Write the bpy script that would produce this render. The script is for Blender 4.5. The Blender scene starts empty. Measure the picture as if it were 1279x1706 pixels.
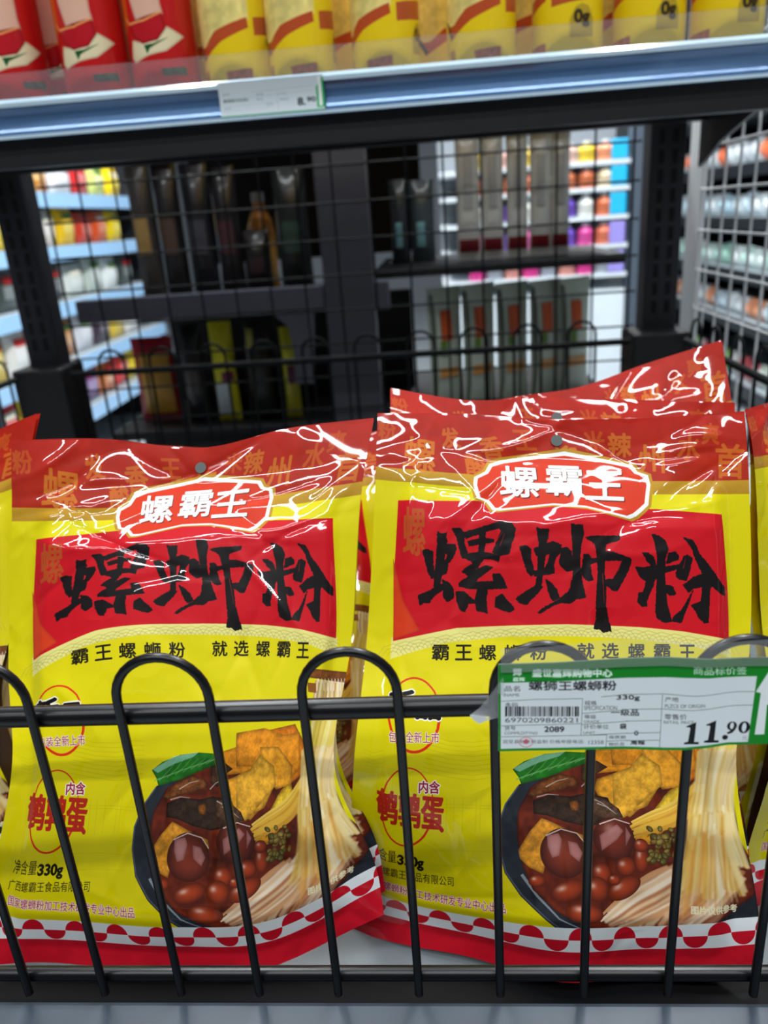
import bpy, bmesh, math, random
import numpy as np
from mathutils import Vector, Matrix

sc = bpy.context.scene
COL = sc.collection
# ------------------------------------------------------------------ camera
F, CX, CY = 1310.0, 639.5, 853.0           # pixels of the 1279x1706 frame
D, H = 0.26, 0.341                          # camera: distance before the fence, height over the deck rail
def _n(v): return v / np.linalg.norm(v)
_dn = _n(np.array([893 - CX, 4334 - CY, F]))
_yd = np.array([716 - CX, 360 - CY, F]); _yd = _n(_yd - _dn * _yd.dot(_dn))
_z = -_dn; _x = np.cross(_yd, _z)
M = np.array([_x, _yd, _z])                 # image frame (right, down, forward) -> world
C = np.array([0.0, -D, H])
def ray(px, py): return M @ np.array([px - CX, py - CY, F])
def aty(px, py, y): r = ray(px, py); return C + r * ((y + D) / r[1])
def atz(px, py, z): r = ray(px, py); return C + r * ((z - H) / r[2])
def atx(px, py, x): r = ray(px, py); return C + r * (x / r[0])
cam = bpy.data.cameras.new('camera'); cam_o = bpy.data.objects.new('camera', cam); COL.objects.link(cam_o)
cam.sensor_fit = 'AUTO'; cam.sensor_width = 36; cam.lens = F / 1706 * 36; cam.clip_start = .01
_r, _u, _f = M @ [1, 0, 0], -(M @ [0, 1, 0]), M @ [0, 0, 1]
cam_o.matrix_world = Matrix(((_r[0], _u[0], -_f[0], C[0]), (_r[1], _u[1], -_f[1], C[1]), (_r[2], _u[2], -_f[2], C[2]), (0, 0, 0, 1)))
cam.dof.use_dof = True; cam.dof.focus_distance = .375; cam.dof.aperture_fstop = 8.2
sc.camera = cam_o
# ------------------------------------------------------------------ world, lamps, exposure
w = bpy.data.worlds.new('world'); sc.world = w; w.use_nodes = True
w.node_tree.nodes['Background'].inputs[0].default_value = (.80, .9, 1, 1)
w.node_tree.nodes['Background'].inputs[1].default_value = .13
def lamp(name, loc, sx, sy, watt, col=(.94, .98, 1)):
    l = bpy.data.lights.new(name, 'AREA'); l.shape = 'RECTANGLE'; l.size = sx; l.size_y = sy; l.energy = watt; l.color = col
    o = bpy.data.objects.new(name, l); COL.objects.link(o); o.location = loc; return o
lamp('ceiling_lamp', (-.2, -.70, 1.95), 2.6, .06, 30)
lamp('ceiling_lamp', (-.2, -1.45, 1.95), 2.6, .06, 40)
lamp('ceiling_lamp', (-.3, 1.75, 1.95), 3.0, .10, 46)
lamp('ceiling_lamp', (.50, 1.7, 1.95), .10, 3.0, 120)
lamp('ceiling_lamp', (-.60, 1.7, 1.95), .10, 3.0, 90)
sc.view_settings.view_transform = 'Standard'; sc.view_settings.look = 'None'
sc.view_settings.exposure = -.36; sc.view_settings.gamma = 1; sc.view_settings.use_curve_mapping = False
try: sc.cycles.use_denoising = True
except Exception: pass
rnd = random.Random(7)

# ------------------------------------------------------------------ helpers
def lin(c): return tuple(((v / 255) / 12.92 if v / 255 <= .04045 else ((v / 255 + .055) / 1.055) ** 2.4) for v in c)
def sock(b, *names):
    for n in names:
        if n in b.inputs: return b.inputs[n]
def mat(name, rgb, rough=.5, metal=0, coat=0, spec=.5, noise=0, nscale=30, bump=0, bscale=200, alpha=1, trans=0, ior=1.45):
    m = bpy.data.materials.new(name); m.use_nodes = True; nt = m.node_tree; b = nt.nodes['Principled BSDF']
    c = lin(rgb) + (1,)
    b.inputs['Base Color'].default_value = c; b.inputs['Roughness'].default_value = rough; b.inputs['Metallic'].default_value = metal
    b.inputs['Coat Weight'].default_value = coat; b.inputs['Coat Roughness'].default_value = .08; b.inputs['Specular IOR Level'].default_value = spec
    b.inputs['Alpha'].default_value = alpha; b.inputs['Transmission Weight'].default_value = trans; b.inputs['IOR'].default_value = ior
    tc = nt.nodes.new('ShaderNodeTexCoord')
    if noise:
        n = nt.nodes.new('ShaderNodeTexNoise'); n.inputs['Scale'].default_value = nscale; n.inputs['Detail'].default_value = 4
        nt.links.new(tc.outputs['Object'], n.inputs['Vector'])
        mx = nt.nodes.new('ShaderNodeMix'); mx.data_type = 'RGBA'
        mx.inputs[6].default_value = tuple(v * (1 - noise) for v in c[:3]) + (1,); mx.inputs[7].default_value = tuple(min(1, v * (1 + noise)) for v in c[:3]) + (1,)
        nt.links.new(n.outputs['Fac'], mx.inputs[0]); nt.links.new(mx.outputs[2], b.inputs['Base Color'])
    if bump:
        n = nt.nodes.new('ShaderNodeTexNoise'); n.inputs['Scale'].default_value = bscale
        nt.links.new(tc.outputs['Object'], n.inputs['Vector'])
        bp = nt.nodes.new('ShaderNodeBump'); bp.inputs['Strength'].default_value = bump; bp.inputs['Distance'].default_value = .001
        nt.links.new(n.outputs['Fac'], bp.inputs['Height']); nt.links.new(bp.outputs[0], b.inputs['Normal'])
    return m
MC = {}
def cmat(rgb, rough=.35, coat=.3):
    k = (tuple(rgb), rough, coat)
    if k not in MC: MC[k] = mat('wrapper_%02x%02x%02x' % tuple(int(v) for v in rgb), rgb, rough, coat=coat, noise=.12, nscale=25)
    return MC[k]

class MB:
    def __init__(s): s.v = []; s.f = []; s.sm = False
    def add(s, vs, fs):
        b = len(s.v); s.v += [tuple(map(float, p)) for p in vs]; s.f += [tuple(i + b for i in f) for f in fs]; return s
    def box(s, a, b):
        x0, y0, z0 = a; x1, y1, z1 = b
        return s.add([(x0, y0, z0), (x1, y0, z0), (x1, y1, z0), (x0, y1, z0), (x0, y0, z1), (x1, y0, z1), (x1, y1, z1), (x0, y1, z1)],
                     [(0, 3, 2, 1), (4, 5, 6, 7), (0, 1, 5, 4), (1, 2, 6, 5), (2, 3, 7, 6), (3, 0, 4, 7)])
    def tube(s, pts, r, n=10, cap=True):
        pts = [Vector(p) for p in pts]; rs = r if isinstance(r, (list, tuple)) else [r] * len(pts); vs = []; fs = []
        up = None
        for i, p in enumerate(pts):
            t = (pts[min(i + 1, len(pts) - 1)] - pts[max(i - 1, 0)]).normalized()
            if up is None: up = t.orthogonal().normalized()
            up = (up - t * up.dot(t)).normalized(); sd = t.cross(up)
            for k in range(n):
                a = 2 * math.pi * k / n; vs.append(p + (up * math.cos(a) + sd * math.sin(a)) * rs[i])
        for i in range(len(pts) - 1):
            for k in range(n): fs.append((i * n + k, i * n + (k + 1) % n, (i + 1) * n + (k + 1) % n, (i + 1) * n + k))
        if cap: fs += [tuple(range(n - 1, -1, -1)), tuple((len(pts) - 1) * n + k for k in range(n))]
        s.sm = True; return s.add(vs, fs)
    def extrude_x(s, prof, x0, x1):
        n = len(prof); vs = [(x0, y, z) for y, z in prof] + [(x1, y, z) for y, z in prof]
        return s.add(vs, [(k, (k + 1) % n, n + (k + 1) % n, n + k) for k in range(n)] + [tuple(range(n - 1, -1, -1)), tuple(range(n, 2 * n))])
    def lathe(s, prof, n=24):
        vs = []; fs = []
        for r, z in prof:
            for k in range(n): a = 2 * math.pi * k / n; vs.append((r * math.cos(a), r * math.sin(a), z))
        for i in range(len(prof) - 1):
            for k in range(n): fs.append((i * n + k, i * n + (k + 1) % n, (i + 1) * n + (k + 1) % n, (i + 1) * n + k))
        s.sm = True; return s.add(vs, fs)
    def mesh(s, name):
        me = bpy.data.meshes.new(name); me.from_pydata(s.v, [], s.f); me.update()
        bm = bmesh.new(); bm.from_mesh(me); bmesh.ops.recalc_face_normals(bm, faces=bm.faces); bm.to_mesh(me); bm.free()
        if s.sm:
            me.polygons.foreach_set('use_smooth', [True] * len(me.polygons))
            try: me.set_sharp_from_angle(angle=math.radians(40))
            except Exception: pass
        return me
    def obj(s, name, m, parent=None, bevel=0):
        o = bpy.data.objects.new(name, s.mesh(name)); COL.objects.link(o); o.data.materials.append(m)
        if parent: o.parent = parent
        if bevel:
            md = o.modifiers.new('bevel', 'BEVEL'); md.width = bevel; md.segments = 2
        return o
def tag(o, label=None, cat=None, group=None, kind=None):
    if label: o['label'] = label
    if cat: o['category'] = cat
    if group: o['group'] = group
    if kind: o['kind'] = kind
    return o
def empty(name, label, cat, loc=(0, 0, 0), group=None, rz=0):
    o = bpy.data.objects.new(name, None); COL.objects.link(o); o.location = loc; o.rotation_euler[2] = rz; o.empty_display_size = .02
    return tag(o, label, cat, group)
def link(name, me, parent, loc=(0, 0, 0)):
    o = bpy.data.objects.new(name, me); COL.objects.link(o); o.parent = parent; o.location = loc; return o
def copy_tree(o, loc=None, parent=None, rz=None):
    c = o.copy(); COL.objects.link(c); c.parent = parent
    if loc is not None: c.location = loc
    if rz is not None: c.rotation_euler[2] = rz
    for ch in o.children: copy_tree(ch, None, c)
    return c

# ------------------------------------------------------------------ materials of the fixtures
m_black = mat('black_wire_paint', (11, 11, 13), .3, spec=.45, noise=.2, nscale=90)
m_wire = mat('matt_black_mesh_wire', (13, 14, 16), .65, spec=.2, noise=.2, nscale=90)
m_steel = mat('charcoal_powder_coat', (36, 37, 42), .45, noise=.12, nscale=60)
m_dark = mat('black_steel', (20, 20, 23), .5, noise=.15, nscale=40)
m_grey = mat('grey_steel_beam', (70, 70, 80), .45, noise=.1, nscale=40)
m_lip = mat('blue_grey_shelf_paint', (46, 58, 70), .42, noise=.1, nscale=50)
m_deck = mat('pale_grey_shelf_deck', (128, 136, 140), .3, noise=.1, nscale=30)
m_white = mat('white_wire_paint', (196, 198, 200), .4, noise=.06, nscale=60)
m_rail = mat('blue_price_rail', (84, 120, 164), .16, metal=.35, coat=.8, noise=.12, nscale=12)
m_railw = mat('pale_rail_edge', (196, 220, 235), .14, coat=1, noise=.05)  # near-white colour paints the reflected highlight along the rail top
m_slot = mat('slot_shadow', (6, 6, 8), .8, noise=.1)
m_floor = mat('pale_floor_tile', (172, 180, 185), .25, noise=.06, nscale=3)
m_wall = mat('pale_wall_paint', (120, 126, 132), .7, noise=.06, nscale=3)

def clear(name, tint=(1, 1, 1), mixf=.16, rough=.06, haze=0.0):
    m = bpy.data.materials.new(name); m.use_nodes = True; nt = m.node_tree; nt.nodes.clear()
    out = nt.nodes.new('ShaderNodeOutputMaterial'); tr = nt.nodes.new('ShaderNodeBsdfTransparent'); gl = nt.nodes.new('ShaderNodeBsdfPrincipled')
    tr.inputs[0].default_value = tint + (1,); gl.inputs['Base Color'].default_value = (.8, .82, .85, 1); gl.inputs['Roughness'].default_value = rough
    fr = nt.nodes.new('ShaderNodeFresnel'); ad = nt.nodes.new('ShaderNodeMath'); ad.operation = 'ADD'; ad.use_clamp = True; ad.inputs[1].default_value = mixf
    n = nt.nodes.new('ShaderNodeTexNoise'); n.inputs['Scale'].default_value = 60
    bp = nt.nodes.new('ShaderNodeBump'); bp.inputs['Strength'].default_value = .3; bp.inputs['Distance'].default_value = .002
    nt.links.new(n.outputs['Fac'], bp.inputs['Height']); nt.links.new(bp.outputs[0], gl.inputs['Normal'])
    mx = nt.nodes.new('ShaderNodeMixShader'); nt.links.new(fr.outputs[0], ad.inputs[0]); nt.links.new(ad.outputs[0], mx.inputs[0])
    nt.links.new(tr.outputs[0], mx.inputs[1]); nt.links.new(gl.outputs[0], mx.inputs[2]); nt.links.new(mx.outputs[0], out.inputs[0]); return m
m_clear = clear('clear_plastic', (.95, .96, .97), .05)
m_tape = clear('clear_tape', (.93, .94, .95), .10, .12)

# ------------------------------------------------------------------ setting
FZ = -.42
tag(MB().box((-5, -2, FZ - .05), (5, 7, FZ)).obj('floor', m_floor), 'pale polished supermarket floor seen through the wire fences', 'floor', kind='structure')
tag(MB().box((-5, 6.5, FZ), (5, 6.6, 2.4)).obj('wall_back', m_wall), 'pale far wall of the shop behind the shelves', 'wall', kind='structure')

XL, XR, YB = -.603, .342, .862
DZ = -.0295
# bottom shelf with its uprights
g = empty('gondola_shelf', 'charcoal shop shelf with slotted uprights holding the fenced noodle bags', 'shelf', ((XL + XR) / 2, .45, FZ))
gx, gy, gz = g.location
def GB(a, b, name, m, bevel=0, par=g):
    return MB().box((a[0] - gx, a[1] - gy, a[2] - gz), (b[0] - gx, b[1] - gy, b[2] - gz)).obj(name, m, par, bevel)
GB((XL, .0421, DZ - .02), (XR, YB + .07, DZ - .0005), 'shelf_deck', m_deck)
tag(MB().box((XL, -.06, -.045), (XR, -.0016, .0035)).obj('shelf_edge_strip', m_lip, None, .003), 'blue grey shelf edge strip below the front wire fence', 'edge strip')
GB((XL, -.0014, -.046), (XR, .042, DZ - .0004), 'front_shade_strip', mat('painted_gap_shadow', (7, 7, 9), .6, spec=.2, noise=.2))  # black strip paints the gap shadow between edge strip and deck
GB((XL + .02, .05, FZ), (XR - .02, YB, -.06), 'plinth', m_dark)
for cx in (-.5725, .3085):
    u_ = empty('slotted_upright', 'charcoal slotted steel upright in a black sleeve ' + ('beside the white grid panel' if cx > 0 else 'before the snack aisle'), 'post', (cx, YB + .015, DZ)); gx, gy, gz = u_.location
    up = GB((cx - .0225, YB + .004, -.02), (cx + .0225, YB + .045, 1.05), 'upright', m_steel, .002, u_)
    me = None
    for k in range(26):
        for s in (-1, 1):
            b = MB().box((-.0035, -.0004, -.0085), (.0035, .0012, .0085))
            if me is None: me = b.mesh('slot'); me.materials.append(m_slot)
            link('slot', me, up, (cx + s * .0085 - gx, YB + .0038 - gy, .20 + k * .0235 - gz))
    GB((cx - .040, YB - .022, DZ), (cx + .036, YB + .055, .168), 'post_sleeve', m_dark, .004, u_)

def hoop_mesh(hw, z0, zt, r, axis, m_f):
    pts = [(-hw, 0, z0)] + [(-hw, 0, z0 + (zt - hw - z0) * k / 3) for k in (1, 2)]
    pts += [(-hw * math.cos(a), 0, zt - hw + hw * math.sin(a)) for a in [math.pi * k / 16 for k in range(17)]]
    pts += [(hw, 0, z0 + (zt - hw - z0) * k / 3) for k in (2, 1)] + [(hw, 0, z0)]
    if axis == 'y': pts = [(0, x, z) for x, _, z in pts]
    b = MB().tube(pts, r, 10); me = b.mesh('hoop'); me.materials.append(m_f); return me
def fence(label, axis, a0, a1, other, out, centres):
    """one wire fence: hoops (legs outside) welded to two rails"""
    t = empty('wire_fence', label, 'fence', ((a0 + a1) / 2, other, 0) if axis == 'x' else (other, (a0 + a1) / 2, 0), 'black hooped wire fences round the shelf')
    ox, oy, _ = t.location; m_f = m_black if other == 0 else m_wire; hm = hoop_mesh(.0187, .0055, .187, .0020, axis, m_f)
    for c in centres: link('hoop', hm, t, (c - ox, 0, 0) if axis == 'x' else (0, c - oy, 0))
    for nm, z, r in (('top_rail', .157, .0045), ('bottom_rail', .0118, .0034)):
        d = out * (r + .0020)
        p = [(a0 - ox, d, z), (a1 - ox, d, z)] if axis == 'x' else [(d, a0 - oy, z), (d, a1 - oy, z)]
        MB().tube(p, r, 14).obj(nm, m_f, t)
    return t
fence('black hooped wire fence in front of the noodle bags', 'x', XL, XR - .004, 0, 1, [-.1140 + .0745 * k for k in range(-6, 6)])
fence('black hooped wire fence along the back between the uprights', 'x', -.528, .266, YB - .004, -1, [-.0960 + .0745 * k for k in range(-5, 5)])
fence('black hooped wire side fence next to the white grid panel', 'y', .03, YB - .03, XR, -1, [.066 + .0745 * k for k in range(11)])
fence('black hooped wire side fence under the far snack shelves', 'y', .03, YB - .03, XL - .008, 1, [.066 + .0745 * k for k in range(11)])

# mesh panel between the uprights
t = empty('mesh_back_panel', 'black square wire mesh panel hung between two charcoal uprights', 'mesh panel', (-.13, YB + .024, .0))
wv = MB().tube([(0, 0, .02), (0, 0, 1.0)], .0015, 6).mesh('wire'); wv.materials.append(m_wire)
wh = MB().tube([(-.41, 0, 0), (.41, 0, 0)], .0015, 6).mesh('wire'); wh.materials.append(m_wire)
for k in range(17): link('wire', wv, t, (-.40 + .05 * k, 0, 0))
for k in range(20): link('wire', wh, t, (0, .0031, .03 + .0475 * k))

# upper shelf
SX0, SX1, SY = -.60, .345, .55
ZB, ZT = .4335, .4675
t = empty('upper_shelf', 'dark steel upper shelf with blue price rail carrying the chip cans', 'shelf', ((SX0 + SX1) / 2, .7, ZB))
ux, uy, uz = t.location
def UB(prof, x0, x1, name, m): return MB().extrude_x([(y - uy, z - uz) for y, z in prof], x0 - ux, x1 - ux).obj(name, m, t)
UB([(SY + .008, .462), (YB - .002, .462), (YB - .002, .456), (SY + .03, .456), (SY + .03, .409), (SY + .008, .409)], SX0, SX1, 'shelf_board', m_dark)
UB([(SY + .06, .455), (SY + .06, .44), (SY + .065, .44), (SY + .065, .455)], SX0, SX1, 'stiffener', m_dark)
UB([(YB - .03, .455), (YB - .03, .425), (YB - .005, .425), (YB - .005, .455)], SX0, SX1, 'back_beam', m_dark)
pr = [(SY + .0075, .4335), (SY - .001, .4345), (SY - .002, .4365), (SY + .0015, .440)] + [(SY + .003 + .0025 * math.sin(math.pi * k / 8), .440 + .020 * k / 8) for k in range(9)] + [(SY + .0075, .461)]
r0 = UB(pr, SX0, SX1, 'price_rail', m_rail)
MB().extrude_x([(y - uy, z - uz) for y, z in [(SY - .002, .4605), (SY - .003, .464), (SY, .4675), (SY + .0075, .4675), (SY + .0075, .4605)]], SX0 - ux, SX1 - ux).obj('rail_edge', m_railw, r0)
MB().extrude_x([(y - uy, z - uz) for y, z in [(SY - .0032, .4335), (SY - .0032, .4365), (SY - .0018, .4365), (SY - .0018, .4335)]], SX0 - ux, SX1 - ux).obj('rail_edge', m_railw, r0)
for sx in (SX0 - .003, SX1 - .001):
    b = MB(); pf = [(SY + .02, .4555), (YB - .005, .4555), (YB - .005, .372), (YB - .03, .378), (YB - .08, .396), (SY + .10, .424), (SY + .02, .440)]
    b.extrude_x([(y - uy, z - uz) for y, z in pf], sx - ux, sx + .004 - ux).obj('bracket', m_steel, t)
# clear riser strip on the rail
rs = MB().box((SX0, SY + .0085, .4625), (SX1, SY + .0095, .4905)).obj('clear_riser', m_clear)
tag(rs, 'low clear plastic riser strip along the upper shelf edge before the cans', 'plastic strip')

# white grid panel at the right end
t = empty('white_grid_panel', 'white wire grid panel with a flat white post beside the shelf end', 'grid panel', (.376, .6, 0))
MB().box((-.004, .328, FZ), (.004, .388, .95)).obj('post', m_white, t, .001)
MB().box((-.004, -.66, FZ), (.004, -.62, .95)).obj('post', m_white, t, .001)
wv = MB().tube([(0, 0, -.05), (0, 0, .95)], .0017, 6).mesh('wire'); wv.materials.append(m_white)
wh = MB().tube([(0, -.62, 0), (0, .328, 0)], .0017, 6).mesh('wire'); wh.materials.append(m_white)
for k in range(17): link('wire', wv, t, (0, .298 - .05 * k, 0))
for k in range(18): link('wire', wh, t, (-.0034, 0, .0305 + .0525 * k))
# ------------------------------------------------------------------ printing: a small painter for flat print on wrappers and tags
def text_edges(s, cache={}):
    if s not in cache:
        c = bpy.data.curves.new('t', 'FONT'); c.body = s; c.resolution_u = 4
        o = bpy.data.objects.new('t', c); COL.objects.link(o)
        me = bpy.data.meshes.new_from_object(o.evaluated_get(bpy.context.evaluated_depsgraph_get()))
        V = np.array([v.co[:2] for v in me.vertices]).reshape(-1, 2); cnt = {}
        for p in me.polygons:
            for k in p.edge_keys: cnt[k] = cnt.get(k, 0) + 1
        E = np.array([(*V[a], *V[b]) for (a, b), n in cnt.items() if n == 1]).reshape(-1, 4)
        bpy.data.objects.remove(o); bpy.data.curves.remove(c); bpy.data.meshes.remove(me)
        x0, x1 = V[:, 0].min(), V[:, 0].max(); y0, y1 = V[:, 1].min(), V[:, 1].max()
        E[:, [0, 2]] = (E[:, [0, 2]] - x0) / (x1 - x0); E[:, [1, 3]] = (E[:, [1, 3]] - y0) / (y1 - y0)
        cache[s] = E
    return cache[s]
def boxblur(a, r):
    r = int(r)
    if r < 1: return a
    for ax in (0, 1):
        p = np.pad(a, [(r + 1, r) if i == ax else (0, 0) for i in range(a.ndim)], mode='edge'); c = np.cumsum(p, axis=ax, dtype=np.float64)
        n = a.shape[ax]; hi = np.take(c, range(2 * r + 1, 2 * r + 1 + n), axis=ax); lo = np.take(c, range(0, n), axis=ax); a = (hi - lo) / (2 * r + 1)
    return a
def vnoise(h, w, cell, seed):
    g = np.random.RandomState(seed).rand(int(h / cell) + 3, int(w / cell) + 3); y = np.arange(h) / cell; x = np.arange(w) / cell
    iy, ix = y.astype(int), x.astype(int); fy, fx = (y - iy)[:, None], (x - ix)[None]; fy = fy * fy * (3 - 2 * fy); fx = fx * fx * (3 - 2 * fx)
    a = g[iy][:, ix]; b = g[iy][:, ix + 1]; c = g[iy + 1][:, ix]; d = g[iy + 1][:, ix + 1]
    return (a * (1 - fx) + b * fx) * (1 - fy) + (c * (1 - fx) + d * fx) * fy
class Canvas:
    def __init__(s, w, h, bg): s.w, s.h = w, h; s.a = np.zeros((h, w, 3)); s.a[:] = np.array(bg) / 255.
    def cover(s, E, SS=3):
        E = np.asarray(E, float); x0 = int(max(0, math.floor(E[:, [0, 2]].min()) - 1)); x1 = int(min(s.w, math.ceil(E[:, [0, 2]].max()) + 2))
        y0 = int(max(0, math.floor(E[:, [1, 3]].min()))); y1 = int(min(s.h, math.ceil(E[:, [1, 3]].max()) + 1))
        if x1 <= x0 or y1 <= y0: return None
        W = x1 - x0; out = np.zeros((y1 - y0, W + 2)); lo = np.minimum(E[:, 1], E[:, 3]); hi = np.maximum(E[:, 1], E[:, 3])
        for j in range((y1 - y0) * SS):
            y = y0 + (j + .5) / SS; k = (lo <= y) & (hi > y)
            if not k.any(): continue
            e = E[k]; xs = np.sort(e[:, 0] + (y - e[:, 1]) / (e[:, 3] - e[:, 1]) * (e[:, 2] - e[:, 0])) - x0
            row = out[j // SS]
            for a, b in zip(xs[0::2], xs[1::2]):
                a = min(max(a, 0), W); b = min(max(b, 0), W)
                ia, ib = int(a), int(b)
                if ia == ib: row[ia] += b - a
                else: row[ia] += ia + 1 - a; row[ia + 1:ib] += 1; row[ib] += b - ib
        return (slice(y0, y1), slice(x0, x1)), np.clip(out[:, :W] / SS, 0, 1)
    def put(s, sl, m, col, alpha=1):
        m = (m * alpha)[..., None]; col = np.array(col, float)
        col = col / 255.
        s.a[sl] = s.a[sl] * (1 - m) + col * m
    @staticmethod
    def edges(p): p = np.asarray(p, float); return np.hstack([p, np.roll(p, -1, axis=0)])
    def fill(s, p, col, alpha=1, shade=0, noise=0, cell=14, seed=1, blur=6, grad=None):
        r = s.cover(s.edges(p))
        if r is None: return
        sl, m = r
        c = np.ones(m.shape + (3,)) * np.array(col, float)
        if grad is not None:
            t = np.linspace(0, 1, m.shape[0])[:, None, None]; c = c * t + np.array(grad, float) * (1 - t)
        if noise: c = c * (1 - noise + 2 * noise * (.6 * vnoise(*m.shape, cell, seed) + .4 * vnoise(*m.shape, max(3, cell / 3), seed + 5)))[..., None]
        if shade:
            pad = np.pad(m, blur * 2); bl = boxblur(boxblur(pad, blur), blur)[blur * 2:-blur * 2, blur * 2:-blur * 2]
            c = c * (1 - shade * (1 - np.clip((bl - .35) / .6, 0, 1)))[..., None]
        s.put(sl, m, np.clip(c, 0, 255), alpha)
    def stroke(s, p, w0, w1, col, alpha=1):
        p = np.asarray(p, float); n = len(p); d = np.gradient(p, axis=0); L = np.hypot(d[:, 0], d[:, 1]) + 1e-9
        nn = np.stack([-d[:, 1] / L, d[:, 0] / L], 1) * np.linspace(w0, w1, n)[:, None] / 2
        r = s.cover(s.edges(np.vstack([p + nn, (p - nn)[::-1]])), 2)
        if r: s.put(r[0], r[1], col, alpha)
    def blob(s, c, rx, ry, ang, col, hi=(255, 235, 225), spec=.8, dark=.55):
        t = np.linspace(0, 2 * np.pi, 40, endpoint=False); ca, sa = math.cos(ang), math.sin(ang)
        p = np.stack([c[0] + rx * np.cos(t) * ca - ry * np.sin(t) * sa, c[1] + rx * np.cos(t) * sa + ry * np.sin(t) * ca], 1)
        r = s.cover(s.edges(p), 2)
        if r is None: return
        (sy, sx), m = r; yy, xx = np.mgrid[sy, sx]; dx, dy = xx - c[0], yy - c[1]
        u, v = (dx * ca + dy * sa) / rx, (-dx * sa + dy * ca) / ry; q = u * u + v * v
        k = 1.1 - dark * q; hl = np.exp(-((u + .3) ** 2 + (v - .35) ** 2) / .07) * spec
        cc = np.array(col, float) * k[..., None]; cc = cc * (1 - hl[..., None]) + np.array(hi, float) * hl[..., None]
        s.put((sy, sx), m, np.clip(cc, 0, 255))
    def text(s, t, bl, br, tl, col, bold=0, outline=None, ow=2, alpha=1):
        E = text_edges(t); bl, br, tl = map(lambda q: np.asarray(q, float), (bl, br, tl)); e = np.empty_like(E)
        for k in (0, 2): e[:, k:k + 2] = bl + E[:, k:k + 1] * (br - bl) + E[:, k + 1:k + 2] * (tl - bl)
        r = s.cover(e)
        if r is None: return
        (sy, sx), m = r
        def dil(m, n):
            if n <= 0: return m
            k = int(math.ceil(n)); o = m.copy(); h, w = m.shape
            for dy in range(-k, k + 1):
                for dx in range(-k, k + 1):
                    if dx * dx + dy * dy <= n * n + .3 and (dx or dy):
                        q = np.zeros_like(m); q[max(0, dy):h + min(0, dy), max(0, dx):w + min(0, dx)] = m[max(0, -dy):h + min(0, -dy), max(0, -dx):w + min(0, -dx)]
                        o = np.maximum(o, q)
            return o
        g = int(math.ceil(bold + ow)) + 1
        y0, y1, x0, x1 = max(0, sy.start - g), min(s.h, sy.stop + g), max(0, sx.start - g), min(s.w, sx.stop + g)
        mm = np.zeros((y1 - y0, x1 - x0)); mm[sy.start - y0:sy.start - y0 + m.shape[0], sx.start - x0:sx.start - x0 + m.shape[1]] = m
        mm = dil(mm, bold)
        if outline is not None: s.put((slice(y0, y1), slice(x0, x1)), dil(mm, ow), outline, alpha)
        s.put((slice(y0, y1), slice(x0, x1)), mm, col, alpha)
    def image(s, name):
        im = bpy.data.images.new(name, s.w, s.h); a = np.ones((s.h, s.w, 4), np.float32); a[..., :3] = np.clip(s.a, 0, 1)
        im.pixels.foreach_set(a.ravel()); im.update(); im.pack(); return im
def film(name, im, rough=.25, coat=.8, crease=0.0):
    """printed glossy film: print, clear coat, optional fine creases"""
    m = bpy.data.materials.new(name); m.use_nodes = True; nt = m.node_tree; b = nt.nodes['Principled BSDF']
    ti = nt.nodes.new('ShaderNodeTexImage'); ti.image = im; ti.extension = 'EXTEND'; nt.links.new(ti.outputs[0], b.inputs['Base Color'])
    b.inputs['Roughness'].default_value = rough; b.inputs['Specular IOR Level'].default_value = .15; b.inputs['Coat Weight'].default_value = coat; b.inputs['Coat Roughness'].default_value = .035
    if crease:
        tc = nt.nodes.new('ShaderNodeTexCoord'); ns = nt.nodes.new('ShaderNodeTexNoise'); ns.inputs['Scale'].default_value = 12; ns.inputs['Detail'].default_value = 2
        nt.links.new(tc.outputs['Object'], ns.inputs['Vector'])
        ad = nt.nodes.new('ShaderNodeMix'); ad.data_type = 'VECTOR'; ad.inputs[0].default_value = .06
        nt.links.new(tc.outputs['Object'], ad.inputs[4]); nt.links.new(ns.outputs['Color'], ad.inputs[5])
        vo = nt.nodes.new('ShaderNodeTexVoronoi'); vo.feature = 'DISTANCE_TO_EDGE'; vo.inputs['Scale'].default_value = 17
        nt.links.new(ad.outputs[1], vo.inputs['Vector'])
        rp = nt.nodes.new('ShaderNodeMapRange'); rp.inputs[1].default_value = 0; rp.inputs[2].default_value = .10; rp.interpolation_type = 'SMOOTHSTEP'; nt.links.new(vo.outputs['Distance'], rp.inputs[0])
        n2 = nt.nodes.new('ShaderNodeTexNoise'); n2.inputs['Scale'].default_value = 22; nt.links.new(tc.outputs['Object'], n2.inputs['Vector'])
        mk = nt.nodes.new('ShaderNodeMapRange'); mk.inputs[1].default_value = .48; mk.inputs[2].default_value = .64; nt.links.new(n2.outputs['Fac'], mk.inputs[0])
        mu = nt.nodes.new('ShaderNodeMath'); mu.operation = 'MULTIPLY'; nt.links.new(mk.outputs[0], mu.inputs[1]); nt.links.new(rp.outputs[0], mu.inputs[0])
        bp = nt.nodes.new('ShaderNodeBump'); bp.inputs['Strength'].default_value = crease; bp.inputs['Distance'].default_value = .002
        nt.links.new(mu.outputs[0], bp.inputs['Height']); nt.links.new(bp.outputs[0], b.inputs['Normal']); nt.links.new(bp.outputs[0], b.inputs['Coat Normal'])
    return m

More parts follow.
